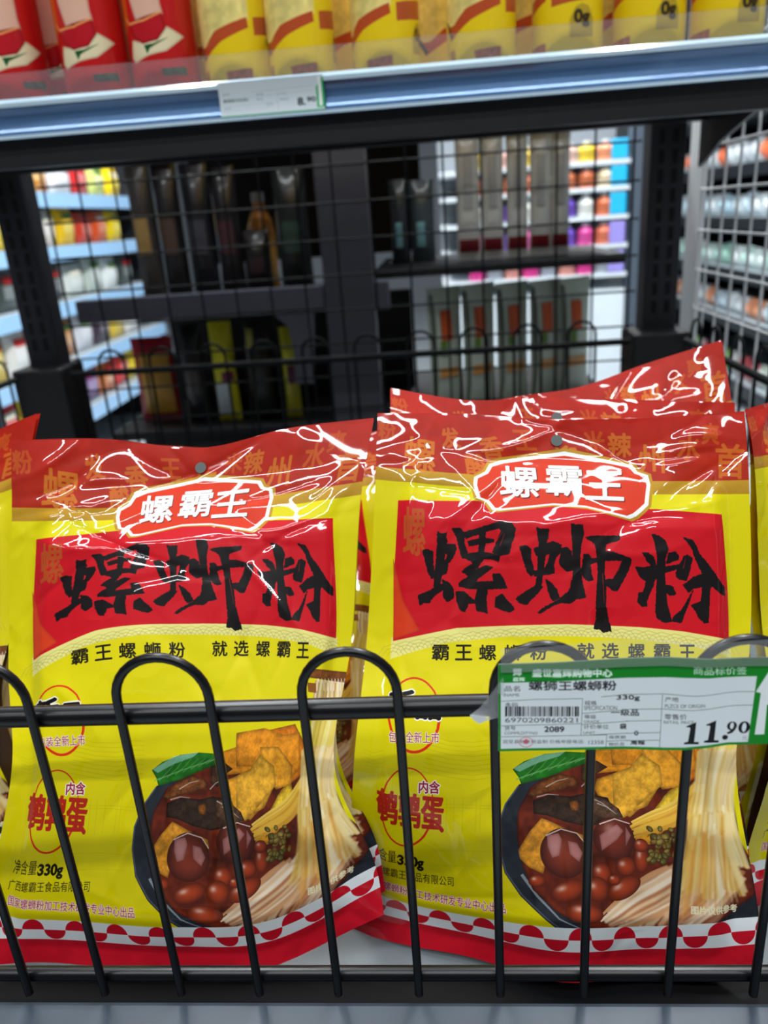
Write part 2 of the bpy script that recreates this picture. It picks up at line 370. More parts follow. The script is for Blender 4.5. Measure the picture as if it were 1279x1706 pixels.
# ------------------------------------------------------------------ shapes of the noodle bags (control rows top to bottom, five columns)
VR = np.array([1, .885, .61, .40, .095, 0])
GR = [[(629, 690), (765, 691), (915, 700), (1090, 697), (1242, 687)],
      [(626, 783), (775, 797), (940, 803), (1090, 809), (1248, 806)],
      [(611, 1066), (770, 1062), (940, 1062), (1100, 1066), (1249, 1072)],
      [(590, 1262), (745, 1262), (905, 1262), (1065, 1262), (1226, 1270)],
      [(583, 1480), (745, 1518), (915, 1545), (1080, 1545), (1265, 1538)],
      [(578, 1553), (738, 1585), (915, 1631), (1090, 1630), (1268, 1626)]]
GL = [[(20, 735), (170, 733), (335, 748), (480, 715), (622, 698)],
      [(20, 852), (185, 853), (330, 842), (465, 830), (603, 808)],
      [(14, 1112), (180, 1064), (345, 1060), (480, 1062), (585, 1070)],
      [(20, 1275), (165, 1265), (310, 1262), (440, 1262), (556, 1262)],
      [(-25, 1535), (140, 1535), (295, 1545), (460, 1532), (628, 1450)],
      [(-25, 1608), (140, 1606), (320, 1618), (470, 1604), (640, 1522)]]
def grid3(G, Ys, bot):
    return np.array([[aty(*p, (bot[j] if i == 5 else bot[j] + .008 if i == 4 else Ys[i])) for j, p in enumerate(r)] for i, r in enumerate(G)])
PR = grid3(GR, [.168, .150, .112, .078], [.066, .048, .0285, .029, .031])
PL = grid3(GL, [.168, .150, .112, .078], [.037, .037, .033, .037, .044])
def hermite(x, P, q):
    """cubic through rows P at ascending x, sampled at q"""
    P = np.asarray(P, float); m = np.zeros_like(P); d = np.diff(P, axis=0) / np.diff(x).reshape((-1,) + (1,) * (P.ndim - 1))
    m[1:-1] = (d[1:] + d[:-1]) / 2; m[0] = d[0]; m[-1] = d[-1]
    i = np.clip(np.searchsorted(x, q, side='right') - 1, 0, len(x) - 2); h = x[i + 1] - x[i]; t = (q - x[i]) / h
    s = (-1,) + (1,) * (P.ndim - 1); h = h.reshape(s); t = t.reshape(s)
    return (2 * t ** 3 - 3 * t ** 2 + 1) * P[i] + (t ** 3 - 2 * t ** 2 + t) * h * m[i] + (-2 * t ** 3 + 3 * t ** 2) * P[i + 1] + (t ** 3 - t ** 2) * h * m[i + 1]
def smooth_surface(P, nu, nv):
    a = hermite(VR[::-1], P[::-1], np.linspace(0, 1, nv))          # (nv,5,3)
    b = hermite(np.linspace(0, 1, 5), a.transpose(1, 0, 2), np.linspace(0, 1, nu))
    return b.transpose(1, 0, 2)                                     # (nv,nu,3), row 0 = bottom
def projector(P):
    S = smooth_surface(P, 161, 221); q = (S - C) @ M; X = CX + F * q[..., 0] / q[..., 2]; Y = CY + F * q[..., 1] / q[..., 2]
    def inv(px, py):
        k = np.argmin((X - px) ** 2 + (Y - py) ** 2); j, i = divmod(k, X.shape[1]); j = min(max(j, 1), X.shape[0] - 2); i = min(max(i, 1), X.shape[1] - 2)
        J = np.array([[X[j, i + 1] - X[j, i - 1], X[j + 1, i] - X[j - 1, i]], [Y[j, i + 1] - Y[j, i - 1], Y[j + 1, i] - Y[j - 1, i]]]) / 2
        d = np.linalg.solve(J, [px - X[j, i], py - Y[j, i]]); return (i + d[0]) / 160, (j + d[1]) / 220
    return inv
invR, invL = projector(PR), projector(PL)

# ------------------------------------------------------------------ print of the noodle bag
BW, BH = 1180, 1640
cv = Canvas(BW, BH, (217, 203, 2))
def P(pts, ox=0, oy=0, k=1.0, inv=invR):
    return [(u * BW, v * BH) for u, v in (inv(ox + x / k, oy + y / k) for x, y in pts)]
A1 = lambda p: P(p, 640, 780, 3.997)
A2 = lambda p: P(p, 940, 780, 3.997)
Z2 = lambda p: P(p, 600, 560, 1.884)
Z5 = lambda p: P(p, 820, 1200, 2.786)
Z8 = lambda p: P(p, 860, 1240, 3.053)
ZC = lambda p: P(p, 600, 1120, 4.061)
# yellow ground: faint pavilion lines
yl = (196, 182, 0)
for k in range(9):
    y = 600 - k * 0 + k * 28
    cv.stroke(ZC([(470 - k * 6, 420 + k * 28), (600, 455 + k * 28), (760, 462 + k * 30), (870, 450 + k * 30), (960, 452 + k * 30)]), 2.2, 2.2, yl, .7)
for xx in (590, 640, 700, 790, 820): cv.stroke(ZC([(xx, 810), (xx + 4, 1040)]), 2.2, 2.2, yl, .6)
for yy in (850, 870, 1150, 1250): cv.stroke(ZC([(500, yy), (700, yy + 8), (930, yy + 25)]), 2, 2, yl, .55)
for k in range(5): cv.stroke(ZC([(30, 520 + k * 26), (90, 545 + k * 24), (160, 520 + k * 26)]), 2, 2, yl, .6)
# red panel, cream wave arc
panel = P([(663, 834), (790, 836), (940, 846), (1090, 850), (1199, 858), (1206, 940), (1212, 1066), (1130, 1052), (1060, 1045), (940, 1040), (850, 1042), (760, 1046), (655, 1068), (656, 960)])
cream = P([(652, 1062), (760, 1043), (850, 1038), (940, 1036), (1060, 1041), (1130, 1048), (1215, 1064), (1216, 1098), (1150, 1080), (1060, 1068), (940, 1062), (840, 1062), (740, 1074), (650, 1100)])
cv.fill(cream, (226, 218, 128))
for x in range(655, 1215, 22):
    yb = 1064 + 30 * ((x - 935) / 285) ** 2
    for r in (8, 14, 20):
        cv.stroke(P([(x - r * 1.3, yb), (x - r * .8, yb - r * .75), (x, yb - r), (x + r * .8, yb - r * .75), (x + r * 1.3, yb)]), 1.6, 1.6, (176, 164, 84), .8)
cv.fill(panel, (198, 13, 28))
cv.fill(P([(655, 930), (672, 1000), (700, 1050), (655, 1066)]), (214, 70, 24), .8, shade=.2)
# yellow below the arc
cv.fill(P([(652, 1098), (740, 1072), (840, 1061), (940, 1060), (1060, 1066), (1150, 1078), (1216, 1096), (1216, 1120), (652, 1120)]), (217, 203, 2))
cv.text('螺', P([(672, 925)])[0], P([(708, 925)])[0], P([(672, 845)])[0], (176, 96, 26), 2, None, 0, .75)
# top seal with scattered gold characters
t0 = cv.cover(cv.edges([(-5, .865 * BH), (BW + 5, .865 * BH), (BW + 5, BH + 5), (-5, BH + 5)]))
g0, g1 = .868 * BH, .892 * BH
cv.fill([(-5, g0), (BW + 5, g0), (BW + 5, g1), (-5, g1)], (188, 142, 34), grad=(172, 128, 26))
cv.fill([(-5, g1 - 1), (BW + 5, g1 - 1), (BW + 5, BH + 5), (-5, BH + 5)], (174, 28, 8), grad=(168, 36, 10), noise=.07, cell=60)
rr = random.Random(3)
gold = [('首', .95, .925, 90), ('辣', .66, .955, 66), ('米', .60, .96, 60), ('螺', .12, .925, 105), ('水', .84, .95, 70), ('发', .22, .955, 60), ('香', .33, .94, 70), ('王', .42, .96, 60), ('柳', .52, .93, 70), ('州', .74, .93, 80), ('粉', .03, .965, 60), ('酸', .28, .91, 60), ('爽', .90, .97, 56)]
for ch, u, v, sz in gold:
    a = rr.uniform(-.12, .12); x, y = u * BW - sz / 2, v * BH - sz / 2
    cv.text(ch, (x, y), (x + sz * math.cos(a), y + sz * math.sin(a)), (x - sz * math.sin(a), y + sz * math.cos(a)), (206, 128, 34), 2.2, None, 0, rr.uniform(.4, .85))
# plaque with the brand name
pl = [(362, 470), (365, 448), (398, 432), (412, 408), (450, 396), (640, 372), (845, 412), (860, 432), (890, 442), (896, 470), (886, 530), (868, 546), (848, 562), (828, 570), (700, 538), (600, 530), (440, 546), (418, 544), (400, 520), (372, 510)]
cp = np.mean(np.array(pl), 0)
for sc_, colr in ((1.07, (186, 138, 34)), (1.035, (236, 240, 240)), (.99, (206, 52, 20))):
    cv.fill(Z2([(cp[0] + (x - cp[0]) * (sc_ if sc_ < 1.2 else 1), cp[1] + (y - cp[1]) * (1 + (sc_ - 1) * 2.6)) for x, y in pl]), colr)
for ch, x0, x1, y0, y1 in (('螺', 438, 556, 505, 408), ('霸', 580, 690, 502, 408), ('王', 702, 818, 515, 425)):
    cv.text(ch, Z2([(x0 + 3, y0 + 4)])[0], Z2([(x1 + 3, y0 + 8)])[0], Z2([(x0 + 3, y1 + 3)])[0], (70, 16, 10), 2.6, None, 0, .8)
    cv.text(ch, Z2([(x0, y0)])[0], Z2([(x1, y0 + 4)])[0], Z2([(x0, y1)])[0], (232, 240, 240), 2.6, None, 0)
# brush calligraphy
K1 = [[(252, 548), (290, 543), (322, 560), (325, 640), (330, 725), (318, 735), (290, 690), (272, 610)],
 [(352, 425), (378, 440), (410, 432), (405, 460), (415, 490), (400, 560), (395, 640), (385, 700), (370, 760), (372, 790), (330, 790), (335, 700), (345, 600), (350, 520)],
 [(345, 545), (420, 510), (470, 510), (475, 545), (455, 590), (420, 640), (412, 690), (385, 700), (390, 640), (420, 580), (400, 560), (350, 580)],
 [(325, 690), (385, 660), (412, 670), (412, 700), (330, 725)],
 [(225, 850), (300, 815), (370, 770), (400, 775), (385, 810), (330, 850), (300, 895), (270, 890), (238, 910)],
 [(385, 740), (430, 765), (455, 800), (460, 860), (420, 890), (395, 860), (388, 800)],
 [(445, 405), (500, 405), (530, 435), (525, 500), (545, 560), (540, 600), (515, 600), (495, 540), (478, 460)],
 [(500, 440), (620, 405), (770, 360), (835, 372), (862, 405), (855, 450), (830, 520), (820, 570), (760, 585), (715, 560), (740, 500), (770, 420), (755, 405), (700, 418), (620, 442), (540, 470)],
 [(630, 410), (665, 410), (665, 500), (650, 580), (620, 590), (625, 500)],
 [(550, 490), (640, 470), (720, 478), (720, 495), (640, 505), (560, 520)],
 [(530, 575), (640, 560), (720, 575), (760, 590), (750, 625), (720, 610), (640, 600), (600, 640), (570, 620), (540, 605)],
 [(600, 600), (660, 600), (600, 680), (670, 650), (715, 660), (620, 730), (600, 760), (720, 755), (715, 705), (765, 705), (790, 755), (805, 800), (760, 800), (650, 805), (560, 800), (495, 785), (490, 765), (560, 720), (515, 690), (530, 670), (580, 640)],
 [(615, 800), (680, 800), (670, 880), (680, 965), (650, 955), (610, 945), (600, 880)],
 [(475, 820), (530, 822), (555, 850), (600, 885), (600, 900), (555, 900), (535, 955), (505, 945), (480, 880)],
 [(735, 860), (775, 835), (800, 870), (850, 925), (855, 940), (825, 958), (780, 945), (730, 925)],
 [(888, 525), (930, 520), (965, 545), (960, 600), (985, 690), (965, 720), (940, 690), (915, 620)],
 [(1000, 402), (1030, 412), (1080, 412), (1078, 445), (1065, 500), (1055, 600), (1040, 700), (1030, 790), (995, 780), (1005, 700), (1010, 600), (1015, 500)],
 [(985, 540), (1060, 505), (1110, 495), (1160, 515), (1160, 560), (1120, 600), (1110, 660), (1115, 700), (1060, 710), (985, 720), (975, 690), (1050, 670), (1070, 640), (1090, 570), (1000, 590)],
 [(865, 868), (930, 820), (1010, 775), (1040, 790), (1010, 830), (960, 880), (935, 908), (890, 895)],
 [(1060, 740), (1100, 770), (1130, 810), (1155, 880), (1130, 900), (1095, 870), (1075, 810)],
 [(1165, 540), (1195, 530), (1225, 560), (1240, 640), (1235, 680), (1195, 690), (1150, 640), (1150, 615)],
 [(1223, 376), (1250, 385), (1299, 384), (1307, 440), (1287, 520), (1279, 640), (1295, 751), (1319, 860), (1259, 871), (1219, 899), (1159, 895), (1107, 915), (1023, 965), (1003, 962), (1060, 922), (1140, 880), (1211, 820), (1239, 720), (1239, 600), (1231, 480)]]
K2 = [[(118, 465), (180, 458), (345, 458), (340, 480), (300, 495), (255, 510), (190, 525), (170, 500)],
 [(180, 500), (250, 490), (245, 580), (240, 700), (255, 800), (250, 900), (265, 990), (290, 1090), (270, 1085), (240, 1095), (215, 1075), (175, 1070), (190, 1000), (190, 900), (200, 700), (195, 600)],
 [(108, 575), (140, 575), (155, 605), (200, 600), (200, 625), (150, 640), (155, 700), (168, 745), (140, 755), (110, 730), (90, 690), (100, 640)],
 [(240, 560), (300, 565), (370, 590), (415, 605), (415, 640), (380, 720), (325, 820), (290, 810), (245, 770), (245, 745), (300, 740), (330, 690), (355, 620), (310, 615), (245, 620)],
 [(488, 565), (530, 570), (565, 600), (580, 645), (550, 650), (520, 620)],
 [(555, 445), (600, 455), (640, 485), (662, 540), (645, 600), (640, 700), (645, 800), (655, 900), (680, 1000), (690, 1020), (640, 1028), (590, 1000), (580, 960), (585, 850), (590, 700), (590, 600), (575, 500)],
 [(665, 570), (710, 560), (735, 590), (730, 610), (650, 640)],
 [(443, 660), (500, 665), (590, 650), (650, 660), (735, 645), (735, 670), (650, 695), (580, 740), (520, 755), (480, 730)],
 [(520, 755), (575, 740), (560, 790), (520, 880), (520, 920), (490, 920), (460, 890), (470, 830), (495, 830), (510, 790)],
 [(650, 780), (690, 790), (715, 840), (680, 850), (650, 830)],
 [(770, 590), (790, 580), (825, 600), (805, 690), (785, 750), (740, 740), (715, 720), (725, 670)],
 [(762, 465), (790, 475), (820, 480), (850, 520), (870, 570), (930, 640), (1000, 740), (1050, 800), (1052, 850), (1010, 830), (950, 780), (900, 720), (870, 660), (840, 590), (820, 530)],
 [(765, 780), (830, 730), (890, 705), (940, 700), (960, 760), (940, 820), (890, 790), (830, 800), (800, 830), (780, 800)],
 [(830, 815), (800, 900), (765, 990), (750, 1028), (690, 1020), (700, 990), (750, 950), (800, 870), (820, 830)],
 [(890, 800), (945, 800), (940, 850), (935, 950), (930, 1025), (905, 1030), (870, 1000), (840, 940), (815, 915), (850, 900), (880, 890), (890, 850)]]
ink = (16, 9, 10)
def rough(p, r_=random.Random(2)):
    o = []
    for (x0, y0), (x1, y1) in zip(p, p[1:] + p[:1]):
        n = max(1, int(math.hypot(x1 - x0, y1 - y0) / 9))
        o += [(x0 + (x1 - x0) * k / n + r_.gauss(0, 1.6), y0 + (y1 - y0) * k / n + r_.gauss(0, 1.6)) for k in range(n)]
    return o
for K, A in ((K1, A1), (K2, A2)):
    for p in K:
        q = A(rough(p)); cv.fill(q, ink); cv.stroke(q + q[:1], 3, 3, ink)
for a, b in (((745, 480), (775, 430)), ((760, 520), (790, 440)), ((1060, 905), (1150, 870))): cv.stroke(A1([a, b]), 2, 1, (190, 20, 30), .8)
for a, b in (((330, 690), (357, 610)), ((230, 700), (240, 900)), ((765, 670), (780, 600))): cv.stroke(A2([a, b]), 2, 1, (190, 20, 30), .8)
# slogan
def tx(s, x0, x1, yb0, yb1, h, col, inv=invR, **k):
    q = lambda x, y: P([(x, y)], inv=inv)[0]
    cv.text(s, q(x0, yb0), q(x1, yb1), q(x0, yb0 - h), col, **k)
for ch, x, yb in (('霸', 720, 1101), ('王', 758, 1101), ('螺', 797, 1101), ('蛳', 838, 1101), ('粉', 880, 1100), ('就', 957, 1098), ('选', 997, 1098), ('螺', 1040, 1099), ('霸', 1082, 1100), ('王', 1124, 1101)):
    tx(ch, x, x + 27, yb, yb, 26, (26, 20, 6), bold=1.2)
# red brush circles with their captions
def ring(cx, cy, rx, ry, col, w, a0=0, a1=6.3):
    n = 46; r_ = random.Random(int(cx))
    pts = [(cx + rx * math.cos(a0 + (a1 - a0) * k / n) * r_.uniform(.985, 1.015), cy + ry * math.sin(a0 + (a1 - a0) * k / n)) for k in range(n + 1)]
    cv.stroke(P(pts), w, w * .45, col)
ring(690, 1190, 42, 59, (214, 44, 14), 9)
ring(680, 1335, 43, 62, (206, 40, 14), 7)
tx('新', 650, 690, 1190, 1190, 38, (14, 10, 8), bold=4, outline=(240, 240, 230), ow=4)
tx('品', 694, 732, 1196, 1198, 30, (14, 10, 8), bold=4, outline=(240, 240, 230), ow=4)
tx('包装全新上市', 648, 731, 1234, 1236, 17, (150, 20, 70), bold=.6, outline=(244, 236, 214), ow=2)
tx('内含', 699, 733, 1312, 1313, 19, (150, 24, 60), bold=1, outline=(244, 236, 230), ow=3)
tx('鹌鹑蛋', 629, 741, 1358, 1374, 50, (176, 36, 20), bold=3.6)
tx('净含量:', 619, 668, 1421, 1426, 19, (28, 22, 6), bold=.6)
tx('330g', 668, 710, 1432, 1438, 20, (22, 18, 6), bold=2)
tx('广西螺霸王食品有限公司', 615, 763, 1442, 1464, 14, (34, 28, 6), bold=.2)
tx('国家螺蛳粉加工技术研发专业中心出品', 618, 851, 1464, 1512, 14, (150, 20, 60), bold=.5, outline=(246, 222, 214), ow=2)
# ---- picture of the bowl
leaf = Z5([(88, 215), (140, 180), (230, 150), (330, 140), (430, 145), (430, 190), (330, 225), (250, 255), (170, 275), (130, 285), (115, 250)])
cv.fill(Z5([(120, 285), (60, 370), (32, 460), (40, 560), (75, 680), (150, 790), (250, 890), (330, 970), (480, 1010), (700, 1020), (900, 990), (1100, 950), (1250, 950), (1258, 850), (1230, 700), (1150, 560), (1110, 280), (900, 150), (400, 170)]), (38, 42, 50), shade=.3, noise=.25, cell=50)
cv.stroke(Z5([(118, 290), (62, 372), (36, 462), (44, 558), (80, 676), (156, 785), (255, 884), (340, 962)]), 5, 4, (90, 100, 118), .7)
cv.stroke(Z5([(150, 690), (220, 790), (310, 890), (420, 950)]), 9, 3, (170, 178, 184), .7)
soup = Z5([(170, 300), (120, 400), (120, 520), (150, 650), (200, 760), (300, 860), (460, 950), (700, 990), (900, 960), (1080, 900), (1236, 800), (1220, 680), (1150, 560), (1100, 300), (850, 130), (420, 140)])
cv.fill(soup, (96, 34, 18), shade=.5, noise=.4, cell=40)
cv.fill(leaf, (34, 112, 28), shade=.35, noise=.25, cell=30)
for k in range(7): cv.stroke(Z5([(130 + 40 * k, 262 - 12 * k), (180 + 40 * k, 215 - 8 * k), (215 + 38 * k, 165)]), 3, 2, (120, 180, 110), .55)
cv.stroke(Z5([(105, 262), (250, 215), (420, 168)]), 4, 3, (120, 180, 110), .7)
cv.fill(Z5([(90, 212), (200, 155), (330, 138), (300, 160), (200, 190), (120, 228)]), (180, 220, 220), .55)
# tofu skin and fried strips
tofu = [((226, 140, 28), [(420, 145), (640, 90), (690, 150), (650, 250), (560, 230), (470, 240), (425, 200)]),
        ((216, 118, 22), [(620, 60), (880, 20), (960, 120), (930, 260), (850, 300), (740, 260), (640, 240)]),
        ((232, 158, 40), [(470, 265), (560, 235), (640, 240), (700, 190), (760, 220), (760, 300), (690, 380), (620, 440), (550, 400), (480, 350), (460, 310)]),
        ((240, 170, 48), [(575, 290), (640, 240), (700, 188), (750, 200), (770, 280), (700, 390), (640, 410), (600, 360)]),
        ((226, 152, 30), [(640, 500), (720, 420), (800, 320), (860, 280), (870, 330), (860, 420), (780, 500), (720, 560), (650, 570)]),
        ((236, 190, 50), [(720, 440), (780, 340), (862, 290), (866, 360), (780, 470), (700, 530)])]
for k, (c_, p) in enumerate(tofu): cv.fill(Z5(p), c_, shade=.45, noise=.22, cell=16, seed=k, blur=9)
tl = lambda p: P(p, 400, 1060, 2.641, invL)
for k, (c_, p) in enumerate([((222, 138, 30), [(0, 420), (120, 400), (200, 430), (270, 420), (280, 560), (230, 620), (160, 600), (60, 560), (0, 560)]), ((232, 156, 40), [(100, 480), (180, 480), (240, 560), (235, 640), (170, 660), (120, 590)]), ((238, 172, 50), [(0, 600), (60, 570), (100, 510), (160, 560), (170, 640), (120, 700), (40, 790), (0, 800)])]):
    cv.fill(tl(p), c_, shade=.4, noise=.22, cell=16, seed=20 + k, blur=9)
rng = random.Random(11)
def strands(fa, fb, n, w, cols, tr, al=.95, jit=.16):
    fa, fb = np.array(fa, float), np.array(fb, float)
    for k in range(n):
        t = (k + rng.uniform(-.3, .3)) / max(1, n - 1); p = fa * (1 - t) + fb * t + np.array([[rng.uniform(-3, 3), rng.uniform(-3, 3)] for _ in fa])
        q = hermite(np.linspace(0, 1, len(p)), p, np.linspace(rng.uniform(0, jit), 1 - rng.uniform(0, jit * .6), 18)); cv.stroke(tr(q), w * rng.uniform(.25, .6), w * rng.uniform(.8, 1.3), rng.choice(cols), al)
yolk = [(236, 200, 90), (222, 172, 60), (244, 224, 150), (206, 150, 50)]
strands([(30, 830), (120, 770), (220, 700), (290, 600)], [(20, 900), (130, 850), (230, 790), (300, 690)], 10, 14, yolk, tl)
# dark mushrooms, egg halves
for k, (c_, p) in enumerate([((112, 62, 28), [(160, 330), (220, 270), (300, 240), (370, 255), (390, 290), (330, 310), (240, 330), (180, 345)]), ((52, 36, 26), [(185, 360), (260, 335), (350, 345), (420, 330), (520, 350), (550, 420), (480, 470), (420, 480), (330, 460), (250, 430), (190, 420)]), ((86, 60, 44), [(430, 340), (500, 350), (570, 400), (590, 440), (500, 450), (440, 420)]), ((70, 44, 30), [(400, 200), (470, 180), (520, 210), (470, 240), (440, 290), (400, 270)]), ((140, 80, 30), [(345, 370), (385, 360), (390, 410), (355, 410)])]):
    cv.fill(Z5(p), c_, shade=.55, noise=.35, cell=12, seed=40 + k, blur=6)
for a, b in (((200, 345), (300, 338)), ((440, 350), (540, 410)), ((240, 300), (340, 262)), ((400, 300), (460, 260)), ((470, 375), (560, 425))): cv.stroke(Z5([a, ((a[0] + b[0]) / 2, (a[1] + b[1]) / 2 - 8), b]), 4, 1.5, (200, 190, 186), .7)
cv.fill(Z5([(130, 580), (175, 500), (225, 440), (270, 460), (330, 490), (410, 520), (420, 560), (300, 560), (250, 640), (240, 690), (180, 660), (140, 620)]), (214, 142, 40), shade=.4, noise=.25, cell=14, seed=50)
def ell(tr, cx, cy, rx, ry, col, ang=0, **k):
    c, a, b = tr([(cx, cy)])[0], tr([(cx + rx, cy)])[0], tr([(cx, cy - ry)])[0]
    cv.blob(c, math.hypot(a[0] - c[0], a[1] - c[1]), math.hypot(b[0] - c[0], b[1] - c[1]), ang, col, **k)
ell(Z5, 325, 600, 98, 112, (126, 50, 34), .25, spec=.35)
ell(Z5, 545, 535, 96, 96, (124, 48, 34), -.3, spec=.35)
for p in ([(250, 520), (300, 510), (315, 540), (305, 610), (275, 620), (255, 570)], [(340, 545), (380, 555), (405, 600), (390, 640), (350, 605)], [(480, 520), (560, 470), (590, 500), (560, 540), (490, 590)], [(600, 480), (625, 520), (600, 570)]):
    cv.fill(Z5(p), (206, 142, 140), .75, shade=.3)
cv.stroke(Z5([(245, 520), (310, 492), (380, 512), (418, 560)]), 4, 3, (236, 214, 206), .8); cv.stroke(Z5([(480, 470), (550, 446), (620, 468)]), 4, 3, (236, 214, 206), .8)
# noodles in the bowl, lifted noodles and chopsticks
ncol = [(226, 190, 150), (204, 150, 104), (240, 222, 196), (180, 116, 76), (214, 170, 130)]
strands([(560, 960), (600, 880), (700, 780), (830, 690), (930, 600)], [(900, 960), (960, 900), (1060, 830), (1130, 770), (1180, 700)], 26, 15, ncol, Z5)
strands([(470, 900), (540, 830), (620, 760), (720, 700), (840, 650)], [(520, 960), (620, 930), (720, 890), (860, 830), (960, 740)], 16, 14, ncol, Z5)
strands([(160, 1180), (230, 1120), (300, 1010), (330, 900)], [(330, 1200), (400, 1120), (470, 1000), (510, 900)], 14, 15, ncol, tl, .5)
lcol = [(236, 214, 150), (222, 184, 92), (244, 234, 206), (206, 160, 70), (230, 200, 110)]
strands([(905, 640), (890, 480), (925, 330), (950, 130)], [(1190, 700), (1120, 480), (1110, 300), (1165, 130)], 26, 22, lcol, Z5, .9, .05)
strands([(800, 800), (850, 690), (890, 560), (915, 420)], [(1190, 830), (1140, 700), (1105, 560), (1100, 420)], 22, 24, lcol, Z5, .75, .12)
strands([(840, 905), (870, 760), (890, 620), (910, 500)], [(1130, 850), (1110, 740), (1100, 600), (1090, 500)], 16, 12, [(226, 160, 60), (214, 140, 50), (240, 210, 150)], Z5, .5, .2)
strands([(262, 900), (285, 560), (300, 400), (330, 290), (338, 190)], [(420, 880), (395, 620), (445, 440), (468, 300), (472, 190)], 22, 14, [(226, 196, 140), (212, 172, 104), (240, 224, 190), (200, 154, 90), (232, 204, 130)], tl, .6, .3)
strands([(322, 330), (326, 270), (338, 190)], [(468, 330), (470, 270), (472, 190)], 18, 11, [(226, 200, 160), (206, 172, 124), (238, 222, 196), (190, 150, 100)], tl, .8, .1)
cv.fill(tl([(285, 140), (475, 158), (474, 206), (285, 180)]), (120, 66, 22), shade=.3, noise=.2); cv.fill(tl([(300, 205), (338, 208), (338, 250), (305, 246)]), (132, 78, 22))
for k in range(9): cv.stroke(tl([(342 + 14 * k, 240), (343 + 14 * k, 205), (347 + 14 * k, 186), (351 + 14 * k, 205)]), 4, 3, (240, 226, 206), .9)
def soften(p, r):
    e = np.array(p); x0, y0 = np.maximum(e.min(0).astype(int), 0); x1, y1 = e.max(0).astype(int); sl = (slice(y0, y1), slice(x0, x1))
    m = np.zeros((y1 - y0, x1 - x0)); c_ = cv.cover(cv.edges(p)); (sy, sx), mm = c_
    m = np.zeros((BH, BW)); m[sy, sx] = mm; m = boxblur(m, 8)[sl][..., None]
    cv.a[sl] = cv.a[sl] * (1 - m) + boxblur(cv.a[sl], r) * m
soften(Z5([(440, 990), (560, 800), (840, 620), (890, 300), (940, 120), (1180, 120), (1130, 480), (1230, 720), (1200, 900), (900, 990)]), 3)
# peanuts and pickled beans
for x, y, rx, ry, a in ((215, 720, 36, 28, .2), (345, 765, 78, 45, .35), (490, 690, 44, 48, .2), (470, 760, 52, 55, .3), (590, 755, 88, 46, .45), (600, 660, 50, 44, .2), (672, 630, 36, 62, -.1), (670, 565, 34, 30, 0), (415, 868, 80, 46, -.1), (545, 720, 30, 24, 0)):
    ell(Z5, x, y, rx, ry, (160, 58, 28), a, spec=.6)
for k in range(34):
    x, y = rng.uniform(705, 835), rng.uniform(490, 640)
    ell(Z5, x, y, rng.uniform(13, 22), rng.uniform(10, 16), rng.choice([(122, 104, 44), (150, 124, 56), (98, 84, 36), (134, 96, 40)]), rng.uniform(0, 3), spec=.35, hi=(226, 214, 150))
cv.text('图片仅供参考', Z8([(868, 838)])[0], Z8([(1118, 848)])[0], Z8([(868, 798)])[0], (226, 218, 180), 1, None, 0)
# wave band and red foot
b0, b1, b2 = .107 * BH, .083 * BH, .058 * BH
cv.fill([(-5, -5), (BW + 5, -5), (BW + 5, b2), (-5, b2)], (204, 20, 40), noise=.05, cell=40)
cv.fill([(-5, b2), (BW + 5, b2), (BW + 5, b0), (-5, b0)], (232, 238, 240))
per = BW / 9.0
for k in range(-1, 20):
    cxk = k * per / 2 + 20; up = k % 2 == 0; tt = np.linspace(0, math.pi, 16); ww = per / 4
    cv.fill([(cxk + ww * math.cos(a), b1 + (1 if up else -1) * (b0 - b1) * math.sin(a)) for a in tt], (204, 20, 40))
# plain yellow side seals
for u0, u1 in ((-.01, .048), (.957, 1.01)): pass
bag_img = cv.image('noodle_bag_print')
m_bag = film('printed_bag_film', bag_img, .4, 1.0, .22)
def band_mat():
    m = bpy.data.materials.new('printed_gusset_film'); m.use_nodes = True; nt = m.node_tree; b = nt.nodes['Principled BSDF']
    uv = nt.nodes.new('ShaderNodeUVMap'); sp = nt.nodes.new('ShaderNodeSeparateXYZ'); rp = nt.nodes.new('ShaderNodeValToRGB'); rp.color_ramp.interpolation = 'CONSTANT'
    e = rp.color_ramp.elements; e[0].position = 0; e[0].color = lin((180, 22, 34)) + (1,); e[1].position = .06; e[1].color = lin((58, 32, 16)) + (1,)
    for p, c in ((.52, (222, 208, 4)), (.62, (190, 20, 32)), (.8, (222, 208, 4)), (.88, (190, 46, 22))): q = e.new(p); q.color = lin(c) + (1,)
    nt.links.new(uv.outputs[0], sp.inputs[0]); nt.links.new(sp.outputs[1], rp.inputs[0]); nt.links.new(rp.outputs[0], b.inputs['Base Color'])
    b.inputs['Roughness'].default_value = .3; b.inputs['Coat Weight'].default_value = .6; return m
m_gus = band_mat()
m_hole = mat('hang_hole_shade', (78, 84, 82), .5, noise=.1)

